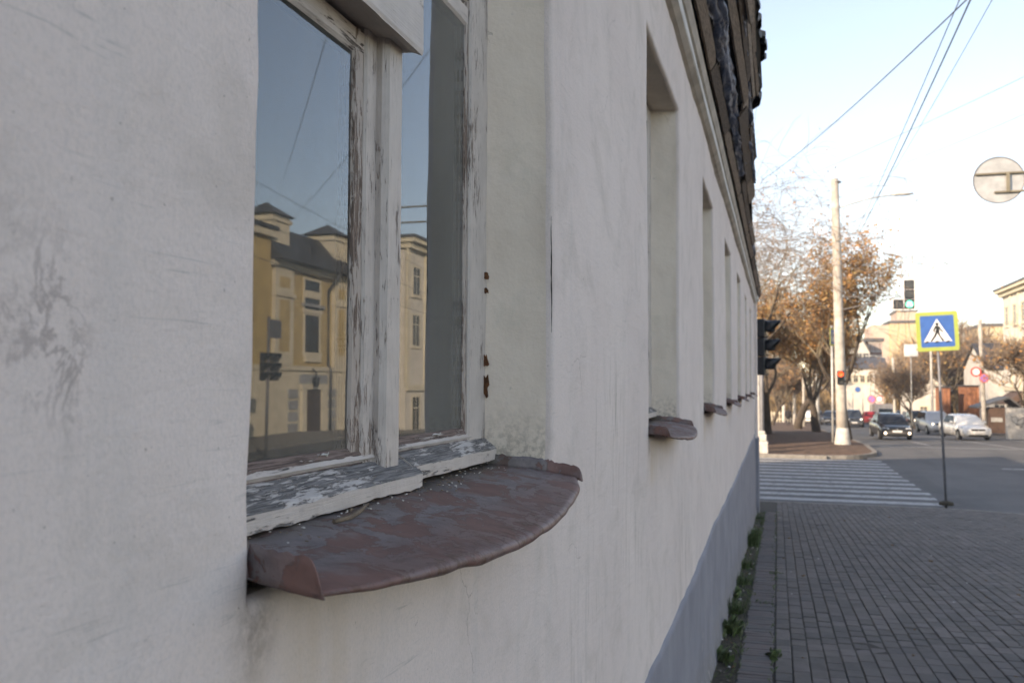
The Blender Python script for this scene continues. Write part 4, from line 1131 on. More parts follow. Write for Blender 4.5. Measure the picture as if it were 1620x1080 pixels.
def roundsign(px, py, Y, r, ring, face, label, bar=None):
    p = atY(px, py, Y); t = thing('round_sign', label, 'road sign', p)
    q = MB(); q.prism(circle(r, 24), RX('-y', 0, 0, 0), .02); q.build('disc', M[ring], t)
    q = MB(); q.prism(circle(r * .72, 24), RX('-y', 0, -.02, 0), .006); q.build('face', M[face], t)
    if bar:
        q = MB()
        for a in bar[1]: q.prism([(-r * .8, -r * .12), (r * .8, -r * .12), (r * .8, r * .12), (-r * .8, r * .12)], RX('-y', 0, -.027, 0) @ Matrix.Rotation(R(a), 4, 'Z'), .004)
        q.build('bar', M[bar[0]], t)
    q = MB(); q.tube([(0, .03, -.1), (0, .03, .12)], .03, 6); q.tube([(0, .05, 0), ((.5 if 'red' in label or 'violet' in label else .3), .12, 0)], .025, 6); q.build('bracket', M['palemetal'], t)
M['violet'] = simple('faded_violet_blue', (.22, .17, .55), .5, .1, 8)
M['rose'] = simple('faded_red_ring', (.62, .16, .14), .5, .1, 8)
roundsign(1544, 588, 71.6, .36, 'red', 'white', 'red-ringed round sign with white middle on the tall pale pole')
roundsign(1557, 598, 71.6, .34, 'rose', 'violet', 'violet round no-stopping sign with red cross below the red-ringed sign', ('rose', (45, 135)))
roundsign(1379, 631, 119, .5, 'rose', 'violet', 'small faded violet round sign far down the road', ('rose', (45,)))
roundsign(1391, 631, 119, .45, 'rose', 'white', 'small faded orange-white round sign beside the far violet sign')
roundsign(1411, 623, 99.6, .42, 'white', 'white', 'small pale round sign on the white lamp post')
roundsign(1357, 616, 100, .36, 'palemetal', 'blue', 'small bright blue round sign right of the tall concrete pole')
p = atY(1441, 554, 60); t = thing('plate_sign', 'plain white square plate left of the blue crossing sign', 'road sign', p)
q = MB(); q.prism(rrect(.40, .38, .04), RX('-y', 0, 0, 0), .02); q.build('plate', M['white'], t)
q = MB(); q.tube([(0, .04, .3), (0, .04, zs(60) - p.z)], .035, 8); q.build('post', M['palemetal'], t)
# transmission mast on the horizon
p = atY(1442, 350, 900); b0 = zr(900)
t = thing('radio_mast', 'thin grey radio mast rising from the skyline above the green light', 'mast', (p.x, 900, b0)); H = p.z - b0
q = MB(); q.tube([(0, 0, 0), (0, 0, H * .6), (0, 0, H)], [1.1, .9, .35], 6); q.build('shaft', M['palemetal'], t)
q = MB()
for f in (.385, .435): q.tube([(-4, 0, H * (1 - f * .9)), (4, 0, H * (1 - f * .9))], .8, 6)
q.build('antenna_platform', M['palemetal'], t)

# wires
M['wire'] = simple('black_cable', (.03, .035, .04), .6, .2, 5)
def wire(label, pts, r, sag=0.0):
    a, b = pts; n = 24; q = MB()
    q.tube([a.lerp(b, i / n) - Vector((0, 0, sag * 4 * (i / n) * (1 - i / n))) for i in range(n + 1)], r, 5)
    o = q.build('overhead_cable', M['wire']); tag(o, label, 'cable', 'overhead cables')
E = atY
def ext(a, b, k): return a + (b - a) * k
wire('thick cable crossing from the roof trees up to the top right', (E(1205, 285, 34), ext(E(1205, 285, 34), E(1520, -10, 13), 1.25)), .010, .25)
wire('leftmost of three cables fanning down to the concrete pole', (E(1352, 372, 44), ext(E(1352, 372, 44), E(1512, 0, 16), 1.3)), .009, .2)
wire('thickest middle cable of the three fanning down to the concrete pole', (E(1358, 372, 44), ext(E(1358, 372, 44), E(1529, 0, 16), 1.3)), .014, .2)
wire('rightmost faint cable of the three fanning down to the concrete pole', (E(1374, 330, 44), ext(E(1374, 330, 44), E(1560, 0, 16), 1.3)), .006, .25)
wire('upper of two faint cables slanting across the pale sky', (E(1200, 310, 60), ext(E(1200, 310, 60), E(1625, 115, 40), 1.2)), .010, .2)
wire('lower of two faint cables slanting across the pale sky', (E(1340, 290, 60), ext(E(1340, 290, 60), E(1625, 175, 44), 1.2)), .009, .2)

for lab, a, b, r_ in (('upper street cable mirrored in the pane, strung along the far kerb', (15, 8, 9.6), (19.0, 64, 7.6), .010), ('middle street cable mirrored in the pane below the upper one', (15, 8, 8.3), (19.2, 64, 6.3), .011),
        ('lowest street cable mirrored in the pane across the yellow walls', (15, 8, 6.8), (19.4, 64, 5.4), .014), ('cross street cable mirrored high in the left pane', (3, 9, 8.2), (22, 38, 11.5), .009), ('second cross street cable mirrored above the roofs', (3, 14, 9.2), (23, 41, 10.4), .009)):
    wire(lab, (Vector(a), Vector(b)), r_, .3)
# ------------------------------------------------------------------ buildings
M['cream'] = simple('cream_render', (.60, .56, .50), .9, .12, 1.2, bump=.2)
M['ochre'] = simple('ochre_yellow_render', (.48, .36, .17), .9, .14, 1.2, bump=.2)
M['trim'] = simple('cream_trim', (.60, .54, .42), .9, .10, 2, bump=.15)
M['pinkish'] = simple('pink_beige_panel', (.52, .40, .33), .9, .12, .8)
M['yellowpanel'] = simple('pale_yellow_panel', (.56, .44, .26), .9, .12, .8)
M['whitewall'] = simple('grey_white_render', (.50, .48, .45), .9, .14, 1)
M['redbrick'] = simple('far_red_brick', (.27, .15, .11), .9, .2, 2)
M['roofgrey'] = simple('grey_tin_roof', (.085, .085, .09), .55, .25, 1.5)
M['roofdark'] = simple('dark_tin_roof', (.05, .048, .05), .6, .3, 1.5)
M['darkglass'] = simple('dark_window_glass', (.035, .04, .045), .12, .3, 2)
M['orange'] = simple('rusty_orange_gate', (.28, .115, .06), .8, .25, 2)
M['doorwood'] = simple('dark_brown_door', (.07, .045, .035), .6, .3, 4)
M['awning'] = simple('brown_awning', (.10, .06, .045), .7, .2, 4)
M['rustic'] = simple('grey_painted_ground_floor', (.30, .31, .32), .9, .15, 2, bump=.2)
_win = {}
def window_meshes(w, h, frame, key):
    plain = key == 'plain'
    k = (round(w, 2), round(h, 2), key)
    if k not in _win:
        q = MB(); t = .14
        q.box(-w / 2 - t, -w / 2, -.06, .05, -h / 2 - t, h / 2 + t); q.box(w / 2, w / 2 + t, -.06, .05, -h / 2 - t, h / 2 + t)
        q.box(-w / 2, w / 2, -.06, .05, h / 2, h / 2 + t); q.box(-w / 2 - .2, w / 2 + .2, -.12, .05, -h / 2 - t - .06, -h / 2)
        if not plain: q.box(-.025, .025, -.035, .04, -h / 2, h / 2); q.box(-w / 2, -.025, -.035, .04, h * .18, h * .18 + .05); q.box(.025, w / 2, -.035, .04, h * .18, h * .18 + .05)
        g = MB(); g.box(-w / 2, w / 2, -.015, .04, -h / 2, h / 2)
        _win[k] = (q.mesh('window', frame), g.mesh('pane', M['darkglass']))
    return _win[k]
def put_window(par, face, a, z, plane, w, h, frame=None, key='trim', pane=True):
    # face '-y' looks to the camera (a is x, plane is y), '-x' looks to the street from the right (a is y, plane is x)
    fm, pm_ = window_meshes(w, h, frame or M['trim'], key)
    if face == '-y': loc, rz = (a, plane, z), 0
    elif face == '-x': loc, rz = (plane, a, z), R(-90)
    else: loc, rz = (plane, a, z), R(90)
    o = inst('window', fm, par, loc, (0, 0, rz))
    if pane: inst('pane', pm_, o)
    return o
def gabled(par, x0, x1, y0, y1, z0, zt, zridge, wall, roofm, along='y', over=.3):
    q = MB(); q.box(x0, x1, y0, y1, z0, zt); q.build('wall', wall, par)
    q = MB()
    if along == 'y':
        xm = (x0 + x1) / 2
        q.prism([(x0 - over, zt - over * .5), (xm, zridge), (x1 + over, zt - over * .5), (x1 + over, zt - over * .5 + .15), (xm, zridge + .18), (x0 - over, zt - over * .5 + .15)], Matrix(((1, 0, 0, 0), (0, 0, 1, y0 - over), (0, 1, 0, 0), (0, 0, 0, 1))), y1 - y0 + 2 * over)
        q.build('roof', roofm, par)
        q = MB(); q.prism([(x0, zt), (x1, zt), (xm, zridge)], Matrix(((1, 0, 0, 0), (0, 0, 1, y0 + .02), (0, 1, 0, 0), (0, 0, 0, 1))), .1); q.build('gable', wall, par)
    else:
        ym = (y0 + y1) / 2
        q.prism([(y0 - over, zt - over * .5), (ym, zridge), (y1 + over, zt - over * .5), (y1 + over, zt - over * .5 + .15), (ym, zridge + .18), (y0 - over, zt - over * .5 + .15)], Matrix(((0, 0, 1, x0 - over), (1, 0, 0, 0), (0, 1, 0, 0), (0, 0, 0, 1))), x1 - x0 + 2 * over)
        q.build('roof', roofm, par)
        for xg in (x0 + .01, x1 - .11):
            q = MB(); q.prism([(y0, zt), (y1, zt), (ym, zridge)], Matrix(((0, 0, 1, xg), (1, 0, 0, 0), (0, 1, 0, 0), (0, 0, 0, 1))), .1); q.build('gable', wall, par)
# cream three-storey building at the right edge
XC = atX(1588, 605, 20.6).x
cb = thing('cream_building', 'cream three-storey building with projecting cornice at the right edge of the street', 'building')
yE = atX(1589, 605, 20.6).y; zt = atX(1589, 470, 20.6).z; zb = zs(yE) - .4
q = MB(); q.box(20.6, 34, 50, yE, zb - .6, zt); q.build('wall', M['cream'], cb)
q = MB(); q.box(20.25, 34.2, 49.8, yE + .3, zt, zt + .35); q.box(19.95, 34.4, 49.6, yE + .5, zt + .352, zt + .62); q.build('cornice', M['trim'], cb)
q = MB(); q.box(19.85, 34.5, 49.5, yE + .6, zt + .623, zt + .78); q.build('roof', M['roofgrey'], cb)
for z0 in (zb + 4.1,): q = MB(); q.box(20.42, 20.6, 50, yE, z0, z0 + .35); q.build('string_course', M['trim'], cb)
y = yE - 1.6; i = 0
while y > 51:
    for zf, hh in ((zt - 1.9, 1.7), (zt - 5.0, 1.9), (zb + 2.6, 2.2)): put_window(cb, '-x', y, zf, 20.6, 1.1, hh)
    q = MB(); q.box(20.46, 20.6, y - 1.65, y - 1.25, zb + 4.46, zt - .002); q.build('pilaster', M['trim'], cb)
    y -= 2.9; i += 1
for y in (yE - 4.5, yE - 13): q = MB(); q.add([(20.55, y - 2.2, zb + 4.0), (20.55, y + 2.2, zb + 4.0), (19.3, y + 2.2, zb + 3.2), (19.3, y - 2.2, zb + 3.2), (20.55, y - 2.2, zb + 3.3), (20.55, y + 2.2, zb + 3.3), (19.3, y + 2.2, zb + 2.9), (19.3, y - 2.2, zb + 2.9)], [(0, 1, 2, 3), (4, 5, 6, 7), (0, 3, 7, 4), (1, 2, 6, 5), (2, 3, 7, 6)]); q.build('awning', M['awning'], cb)
# low grey house next to it
a, b = atY(1563, 600, yE + 6), atY(1592, 600, yE + 6); zt2 = atY(1575, 582, yE + 6).z
gh = thing('grey_house', 'low grey house with a dark sloping roof left of the cream building', 'house')
gabled(gh, a.x, b.x + 6, yE + 6, yE + 18, zs(90) - 1, zt2, zt2 + 2.6, M['whitewall'], M['roofdark'], 'x')
for k in range(3): put_window(gh, '-y', a.x + 1 + k * 2.1, zs(90) + 1.9, yE + 6, .9, 1.3, M['whitewall'], 'w')
# dark kiosk
a, b = atY(1566, 650, 78), atY(1590, 650, 78); kt = thing('kiosk', 'dark open-fronted kiosk with a low sloping roof beside the parked van', 'kiosk')
zk = zs(78); q = MB(); q.box(a.x, b.x + .8, 78.4, 81, zk, zk + 2.0); q.build('wall', M['awning'], kt)
q = MB(); q.prism([(a.x - .9, zk + 1.95), (b.x + .3, zk + 2.75), (b.x + 1.3, zk + 1.95), (b.x + 1.3, zk + 2.07), (b.x + .3, zk + 2.9), (a.x - .9, zk + 2.07)], Matrix(((1, 0, 0, 0), (0, 0, 1, 77.9), (0, 1, 0, 0), (0, 0, 0, 1))), 3.5); q.build('roof', M['roofgrey'], kt)
q = MB(); q.bbox(a.x + .15, b.x - .1, 78.33, 78.39, zk + .9, zk + 1.25, .01); q.build('counter', M['palemetal'], kt)
# pale low wall with graffiti-grey foot beyond the kiosk
a, b = atY(1592, 655, 64), atY(1640, 655, 64); wl = thing('garden_wall', 'white low wall with scrawled grey marks under the cream building', 'wall')
q = MB(); q.box(a.x, a.x + 3.5, 64, 64.3, zs(64) - .2, zs(64) + 1.9); q.build('panel', M['whitewash'], wl)
q = MB(); r5 = random.Random(9)
for k in range(9):
    c = Vector((a.x + .5 + .3 * k, 63.985, zs(64) + 1.1 + r5.uniform(-.3, .3)))
    q.tube([c + Vector((.22 * math.cos(t * 1.3 + k) * (1 + .3 * k % 2), 0, .28 * math.sin(t * 1.1 + 2 * k))) for t in range(6)], .018, 4)
q.build('scrawl', M['greymetal'], wl)
# orange garage gates
for (p0, p1, pt, lab) in ((1531, 1552, 611, 'wide rusty orange garage left of the two round signs'), (1493, 1504, 613, 'narrow rusty orange garage right behind the crossing sign post')):
    a, b = atY(p0, 640, 104), atY(p1, 640, 104); z1 = atY(p0, pt, 104).z; g_ = thing('garage', lab, 'garage', group='orange garages')
    q = MB(); q.box(a.x, b.x, 104, 109, zs(104) - .3, z1); q.build('wall', M['orange'], g_)
    q = MB(); q.box(a.x - .15, b.x + .15, 103.8, 109.2, z1, z1 + .15); q.build('roof', M['roofdark'], g_)
    n = 3 if p0 == 1531 else 2
    for k in range(n):
        w_ = (b.x - a.x) / n; q = MB(); q.bbox(a.x + w_ * k + .06, a.x + w_ * (k + 1) - .06, 103.93, 103.99, zs(104), z1 - .15, .01); q.build('gate_leaf', M['orange'], g_)
# small house with gable roof
a, b = atY(1443, 640, 110), atY(1483, 640, 110); z1 = atY(1443, 617, 110).z; z2 = atY(1470, 598, 110).z
sh = thing('small_house', 'small cream house with a grey gable roof behind the cars', 'house')
gabled(sh, a.x, b.x + 1.2, 110, 120, zs(110) - .5, z1, z2 + .2, M['cream'], M['roofgrey'])
put_window(sh, '-y', a.x + 1.2, zs(110) + 1.5, 110, .7, .9)
# tall apartment block
def block(name, label, px0, px1, ptop, Y, depth, mat, floors, cols, wcol, flat=True, pbase=None):
    a, b = atY(px0, 600, Y), atY(px1, 600, Y); z1 = atY(px0, ptop, Y).z; z0 = zr(Y) - 1
    t = thing(name, label, 'apartment block'); q = MB(); q.box(a.x, b.x, Y, Y + depth, z0, z1); q.build('wall', mat, t)
    q = MB(); q.box(a.x - .4, b.x + .4, Y - .4, Y + depth + .4, z1, z1 + .6); q.build('roof', M['roofgrey'], t)
    fh = (z1 - z0) / floors; cw = (b.x - a.x) / cols
    for f in range(floors):
        if z0 + fh * (f + .55) < EYE + 1: continue
        for c in range(cols): put_window(t, '-y', a.x + cw * (c + .5), z0 + fh * (f + .55), Y, min(1.5, cw * .45), 1.5, wcol or M['trim'], name, False)
    return t, a, b, z0, z1
t, a, b, z0, z1 = block('apartment_block', 'tall pale yellow apartment block rising behind the bare trees', 1409, 1462, 511, 230, 20, M['yellowpanel'], 9, 4, M['pinkish'])
q = MB(); q.box(a.x - 4.2, a.x - .01, 231, 249, z0, z1 - .4); q.build('stair_tower', M['pinkish'], t)
block('apartment_block', 'dusky pink upper tower of flats peeping above the yellow block', 1420, 1452, 493, 300, 16, M['pinkish'], 13, 4, M['trim'])
block('apartment_block', 'sunlit yellow flats between the bare trees and the cream building', 1556, 1606, 516, 210, 18, M['yellowpanel'], 8, 5, M['trim'])
block('apartment_block', 'low dark brick block with tall glazing beside the white gabled house', 1374, 1396, 540, 175, 14, M['redbrick'], 6, 3, M['whitewall'])
# white gabled houses left of the road's end
a, b = atY(1343, 600, 165), atY(1376, 600, 165); z1 = atY(1345, 556, 165).z; z2 = atY(1357, 528, 165).z
t = thing('gabled_house', 'pale grey-green house with a steep gable right of the tall concrete pole', 'house'); gabled(t, a.x, b.x, 165, 178, zr(165), z1, z2, M['whitewall'], M['roofgrey'])
for k in range(3):
    for zz in (z1 - 1, z1 - 4): put_window(t, '-y', a.x + (b.x - a.x) * (k + .5) / 3, zz, 165, .9, 1.3, M['whitewash'], 'ww')
a, b = atY(1338, 600, 148), atY(1402, 600, 148); z1 = atY(1345, 582, 148).z
t = thing('row_house', 'long low cream row house under the gabled house, small dark windows', 'house'); gabled(t, a.x, b.x, 148, 156, zr(148), z1, z1 + 1.6, M['cream'], M['roofgrey'], 'x')
for k in range(6): put_window(t, '-y', a.x + (b.x - a.x) * (k + .5) / 6, z1 - 1.7, 148, .6, 1.0)
# low fence at the end of the far pavement
a, b = atY(1208, 660, 108), atY(1258, 660, 108); fz = zs(108)
fn = thing('low_fence', 'low cream picket fence at the far end of the pavement', 'fence')
pk = MB().box(-.06, .06, -.02, .02, 0, 1.25).mesh('picket', M['trim'])
x = a.x
while x < b.x: inst('picket', pk, fn, (x, 108, fz)); x += .3
q = MB(); q.box(a.x, b.x, 108.021, 108.06, fz + .3, fz + .4); q.box(a.x, b.x, 108.021, 108.06, fz + .95, fz + 1.05); q.build('rail', M['trim'], fn)

# yellow building across the street, seen mirrored in the window panes
XY = 23.4
yb = thing('yellow_building', 'yellow ochre building with cream mouldings, mirrored in the nearest window', 'building', (0, -1.7, 0))
gz = zr(44) - .35
EV = EYE + 6.2
def slab(x0, y0, y1, z0, z1, mat, name): q = MB(); q.box(XY + x0, XY + .3, y0, y1, z0, z1); return q.build(name, M[mat], yb)
q = MB(); q.box(XY, XY + 12, 40.6, 66, gz - 1, EV); q.build('wall', M['ochre'], yb)
q = MB(); q.box(XY - .25, XY + 12, 26, 40.55, gz - 1, EV + 1.35); q.build('wall', M['ochre'], yb)
slab(-.12, 40.65, 66, gz - .5, gz + 3.75, 'trim', 'ground_floor'); slab(-.35, 26, 40.6, gz - .5, gz + 3.75, 'trim', 'ground_floor')
slab(-.24, 40.7, 66.1, gz + 3.76, gz + 4.0, 'trim', 'string_course'); slab(-.45, 25.9, 40.65, gz + 3.76, gz + 4.0, 'trim', 'string_course')
slab(-.55, 25.8, 40.7, EV + 1.0, EV + 1.35, 'trim', 'cornice'); slab(-.65, 25.7, 40.75, EV + 1.352, EV + 1.55, 'roofdark', 'roof_edge')
slab(-.35, 40.75, 66.1, EV - .32, EV, 'trim', 'cornice')
q = MB(); q.prism([(XY - .95, EV + .0), (XY + .9, EV + 2.0), (XY + 8, EV + 2.6), (XY + 12, EV)], Matrix(((1, 0, 0, 0), (0, 0, 1, 40.6), (0, 1, 0, 0), (0, 0, 0, 1))), 25.6); q.build('roof', M['roofdark'], yb)
for y0 in (40.9, 47.6, 55.2):
    q = MB(); q.box(XY - .10, XY + 1.7, y0, y0 + 1.7, EV + .02, EV + 2.35); q.box(XY - .2, XY + 1.8, y0 - .1, y0 + 1.8, EV + 2.0, EV + 2.2) ; at_ = q.build('attic_block', M['trim'], yb)
    q = MB(); q.add([(XY - .35, y0 - .25, EV + 2.36), (XY + 1.95, y0 - .25, EV + 2.36), (XY + 1.95, y0 + 1.95, EV + 2.36), (XY - .35, y0 + 1.95, EV + 2.36), (XY + .8, y0 + .85, EV + 3.1)], [(0, 1, 2, 3), (0, 1, 4), (1, 2, 4), (2, 3, 4), (3, 0, 4)]); q.build('pyramid_cap', M['roofgrey'], at_)
def panel_pil(y0, y1):
    slab(-.22, y0, y1, gz + 4.01, EV - .33, 'trim', 'pilaster')
    for z0, z1 in ((gz + 4.7, gz + 7.4), (gz + 8.0, EV - .8)): q = MB(); q.box(XY - .235, XY - .2, y0 + .4, y1 - .4, z0, z1); q.build('panel', M['ochre'], yb)
    slab(-.32, y0 - .08, y1 + .08, gz + 7.55, gz + 7.75, 'trim', 'capital')
panel_pil(41.1, 42.9); panel_pil(47.5, 49.1); panel_pil(54.6, 56.2); panel_pil(62, 63.6)
for yc in (45.2, 52.0, 59.2):
    put_window(yb, '-x', yc, EV - 1.45, XY, 1.7, 1.6, None, 'plain'); put_window(yb, '-x', yc, gz + 5.8, XY, 1.6, 2.05, None, 'plain')
    slab(-.16, yc - .85, yc + .85, gz + 4.25, gz + 4.62, 'trim', 'apron'); slab(-.24, yc - 1.15, yc + 1.15, gz + 7.28, gz + 7.42, 'rustic', 'hood')
    slab(-.12, yc - .75, yc + .75, gz + 7.75, gz + 8.15, 'trim', 'apron')
    slab(-.25, yc - 1.3, yc - .85, gz + .2, gz + 2.75, 'trim', 'door_jamb'); slab(-.25, yc + .85, yc + 1.3, gz + .2, gz + 2.75, 'trim', 'door_jamb'); slab(-.27, yc - 1.4, yc + 1.4, gz + 2.75, gz + 3.05, 'trim', 'door_head')
    d = slab(-.14, yc - .85, yc + .85, gz + .1, gz + 2.75, 'doorwood', 'door')
    slab(-.20, yc - 1.5, yc + 1.5, gz + 3.06, gz + 3.55, 'rustic', 'sign_board')
    for zz in (.5, 1.1, 1.7, 2.3):
        for s in (-1, 1): slab(-.20, yc + s * 2.15 - .45, yc + s * 2.15 + .45, gz + zz, gz + zz + .46, 'rustic', 'rusticated_block')
for yc in (29.5, 33.4, 37.6):
    put_window(yb, '-x', yc, EV - 1.2, XY - .25, 1.5, 2.0, None, 'plain'); put_window(yb, '-x', yc, gz + 5.7, XY - .25, 1.5, 2.0, None, 'plain'); put_window(yb, '-x', yc, gz + 1.7, XY - .36, 1.3, 2.1)
    slab(-.45, yc - 1.1, yc + 1.1, gz + 7.0, gz + 7.15, 'trim', 'hood')
q = MB(); q.tube([(XY - .9, 46.9, EV - .05), (XY - .55, 46.9, EV - .5), (XY - .14, 46.9, EV - 1.0), (XY - .14, 46.9, gz + 4.2), (XY - .32, 46.9, gz + 3.8), (XY - .32, 46.9, gz + .3)], .075, 7); q.build('drainpipe', M['roofgrey'], yb)
q = MB(); q.tube([(XY - .12, 44.9, gz + 3.9), (XY - .5, 44.9, gz + 3.7), (XY - .5, 44.9, gz + 3.4)], .05, 6); q.ringloft([[(XY - .5 + r_ * math.cos(k), 44.9 + r_ * math.sin(k), gz + z_) for k in (0, 1.05, 2.1, 3.14, 4.19, 5.24)] for r_, z_ in ((.10, 3.45), (.22, 3.35), (.16, 2.9))]); q.build('wall_lantern', M['black'], yb)
# traffic light across the street that shows only in the pane
t = thing('traffic_light', 'dark twin traffic light across the street, mirrored in the left pane', 'traffic light', (17.4, 29.6, zs(29)))
q = MB(); q.tube([(0, 0, -.2), (0, 0, 2), (0, 0, 5.2)], .06, 8); q.build('post', M['greymetal'], t)
for s in (-1, 1):
    signal_head(t, Matrix.Translation((-.1, s * .38, 3.3)) @ Matrix.Rotation(R(20 * s), 4, 'Z') @ RX('-x', 0, 0, 0), 3, .36)
q = MB(); q.bbox(-.08, -.05, -.1, .8, 4.4, 5.1, .02); q.build('plate', M['greymetal'], t)

# ------------------------------------------------------------------ cars
def paint(name, c, rough=.25, metal=.0):
    t = NT(name); p = t.pos((1, 1, 1), True)
    n = t.noise(3, p, 5); z = t.n('SeparateXYZ'); t.put(z.inputs[0], p)
    dirt = t.math('MULTIPLY', t.ramp(z.outputs['Z'], .25, .75, 1, 0), t.ramp(n, .3, .7, .3, .8))
    col = t.mix(dirt, c, (.14, .125, .11)); t.b.inputs['Coat Weight'].default_value = .6; t.b.inputs['Coat Roughness'].default_value = .08
    return t.done(col, t.mix(dirt, (rough,) * 3, (.7,) * 3), None, metal)
M['p_black'] = paint('black_car_paint', (.012, .013, .016)); M['p_white'] = paint('white_car_paint', (.74, .74, .73)); M['p_silver'] = paint('silver_car_paint', (.50, .51, .52), .3, .3)
M['p_dark'] = paint('dark_blue_grey_car_paint', (.03, .038, .05)); M['p_beige'] = paint('champagne_car_paint', (.36, .31, .25), .35, .2); M['p_red'] = paint('red_car_paint', (.45, .03, .03)); M['p_grey'] = paint('grey_van_paint', (.20, .20, .21), .5)
M['tyre'] = simple('tyre_rubber', (.022, .022, .022), .85, .2, 20); M['rim'] = simple('alloy_rim', (.36, .36, .36), .35, .15, 10, metal=.7)
M['carglass'] = simple('car_glass', (.02, .028, .035), .04, .2, 3, spec=.10); M['headlight'] = simple('headlight_glass', (.62, .64, .66), .12, .15, 20, spec=.8)
M['headlight_on'] = emit('dipped_headlight', (1, .93, .8), 1.6); M['taillight'] = simple('red_tail_lamp', (.35, .02, .02), .2, .2, 10); M['plate'] = simple('white_number_plate', (.66, .66, .66), .5, .08, 20)
M['grille'] = simple('black_grille', (.012, .012, .012), .4, .2, 20); M['chrome'] = simple('chrome', (.6, .6, .6), .15, .1, 10, metal=.9)
PRES = {  # length, width, height, belt, hood height, hood end, windscreen top, roof end, rear glass end, tail height
    'sedan': (4.4, 1.74, 1.47, .93, .80, 1.20, 1.95, 3.25, 3.85, .98), 'hatch': (4.0, 1.72, 1.50, .95, .82, 1.05, 1.80, 3.35, 3.85, .98),
    'suv': (4.6, 1.86, 1.72, 1.08, 1.00, 1.15, 1.80, 3.95, 4.45, 1.08), 'van': (4.7, 1.82, 1.80, 1.02, .92, .85, 1.65, 4.25, 4.60, 1.02)}
def car(label, kind, mat, loc, rz, lamps='headlight', group='cars on the main road', k=1.0):
    L, W, H, B, HH, s1, s2, s3, s4, TH = PRES[kind]; hw = W / 2
    t = thing('car', label, 'car', loc, rz, group); q = MB(); rings = []
    for y, wf, zt, zl in ((.0, .80, .60, .30), (.06, .88, HH - .14, .22), (.25, .955, HH - .04, .19), (.6, .99, HH, .2), (s1, 1.0, B - .01, .2), (s1 + .5, 1.0, B, .2), (L * .6, 1.0, B + .02, .2), (s4, .99, TH, .2), (L - .25, .97, TH - .01, .22), (L - .06, .92, TH - .10, .28), (L, .84, .70, .36)):
        w_ = hw * wf
        rings.append([(x, y, z) for x, z in ((-w_ * .86, zl), (-w_ * .97, zl + .12), (-w_, (zl + zt) / 2), (-w_ * .985, zt - .14), (-w_ * .93, zt - .035), (-w_ * .55, zt + .012), (0, zt + .02), (w_ * .55, zt + .012), (w_ * .93, zt - .035), (w_ * .985, zt - .14), (w_, (zl + zt) / 2), (w_ * .97, zl + .12), (w_ * .86, zl))])
    q.ringloft(rings); q.build('body', mat, t)
    q = MB(); rings = []
    for y, wt, zt in ((s1 + .02, .90, B + .01), (s1 + (s2 - s1) * .55, .82, B + (H - B) * .62), (s2 - .05, .74, H - .045), (s2 + .2, .725, H - .005), ((s2 + s3) / 2, .73, H + .012), (s3 - .2, .73, H - .015), (s3, .735, H - .05), (s3 + (s4 - s3) * .5, .82, B + (H - B) * .48), (s4 - .02, .88, TH - .01)):
        rings.append([(-hw * .93, y, B - .05), (-hw * (.93 + wt) / 2 - .01, y, (B + zt) / 2), (-hw * wt, y, zt - .03), (-hw * wt * .8, y, zt), (0, y, zt + .015), (hw * wt * .8, y, zt), (hw * wt, y, zt - .03), (hw * (.93 + wt) / 2 + .01, y, (B + zt) / 2), (hw * .93, y, B - .05)])
    q.ringloft(rings); q.build('cabin', mat, t)
    def quad(pts, name, m, out):
        n = (Vector(pts[1]) - Vector(pts[0])).cross(Vector(pts[2]) - Vector(pts[0])).normalized()
        if n.dot(Vector(out)) < 0: n = -n
        v0 = [Vector(p) + n * .012 for p in pts]; v1 = [Vector(p) - n * .02 for p in pts]; c = len(pts)
        q = MB(); q.add(v0 + v1, [tuple(range(c)), tuple(range(2 * c - 1, c - 1, -1))] + [(i, (i + 1) % c, c + (i + 1) % c, c + i) for i in range(c)]); return q.build(name, m, t)
    zt = H - .075
    quad([(-hw * .80, s1 + .10, B + .045), (hw * .80, s1 + .10, B + .045), (hw * .665, s2 - .07, zt), (-hw * .665, s2 - .07, zt)], 'windscreen', M['carglass'], (0, -1, .5))
    quad([(-hw * .78, s4 - .06, TH + .03), (hw * .78, s4 - .06, TH + .03), (hw * .66, s3 + .04, zt - .02), (-hw * .66, s3 + .04, zt - .02)], 'rear_window', M['carglass'], (0, 1, .5))
    for s in (-1, 1):
        m1 = (s2 + s3) / 2 - .05
        for (ya, yb_, yc, yd) in ((s1 + .42, m1 - .04, m1 - .04, s2 + .05), (m1 + .04, s4 - .45, s3 - .05, m1 + .04)):
            quad([(s * hw * .945, ya, B + .04), (s * hw * .945, yb_, B + .04), (s * hw * .775, yc, zt - .01), (s * hw * .775, yd, zt - .01)], 'side_window', M['carglass'], (s, 0, .3))
        q = MB(); q.bbox(s * (hw + .09) - .09, s * (hw + .09) + .09, s1 + .35, s1 + .45, B + .02, B + .16, .03); q.build('mirror', mat, t)
        zh = HH - .17
        q = MB(); q.ringloft([[(s * hw * x, y, z) for x, y, z in ((.50, .015, zh - .05), (.52, .035, zh + .05), (.86, .13, zh + .075), (.90, .15, zh - .02), (.80, .06, zh - .06))], [(s * hw * x, y + .12, z) for x, y, z in ((.50, .015, zh - .05), (.52, .035, zh + .05), (.86, .13, zh + .075), (.90, .15, zh - .02), (.80, .06, zh - .06))]], 0, False); q.build('headlight', M['headlight'], t)
        if lamps == 'on':
            q = MB(); lens_disc(q, RX('-y', s * hw * .70, .02, zh), .065); q.build('headlamp_bulb', M['headlight_on'], t)
        elif lamps == 'fog':
            q = MB(); lens_disc(q, RX('-y', s * hw * .74, -.005, .40), .07); q.build('fog_lamp', M['headlight_on'], t)
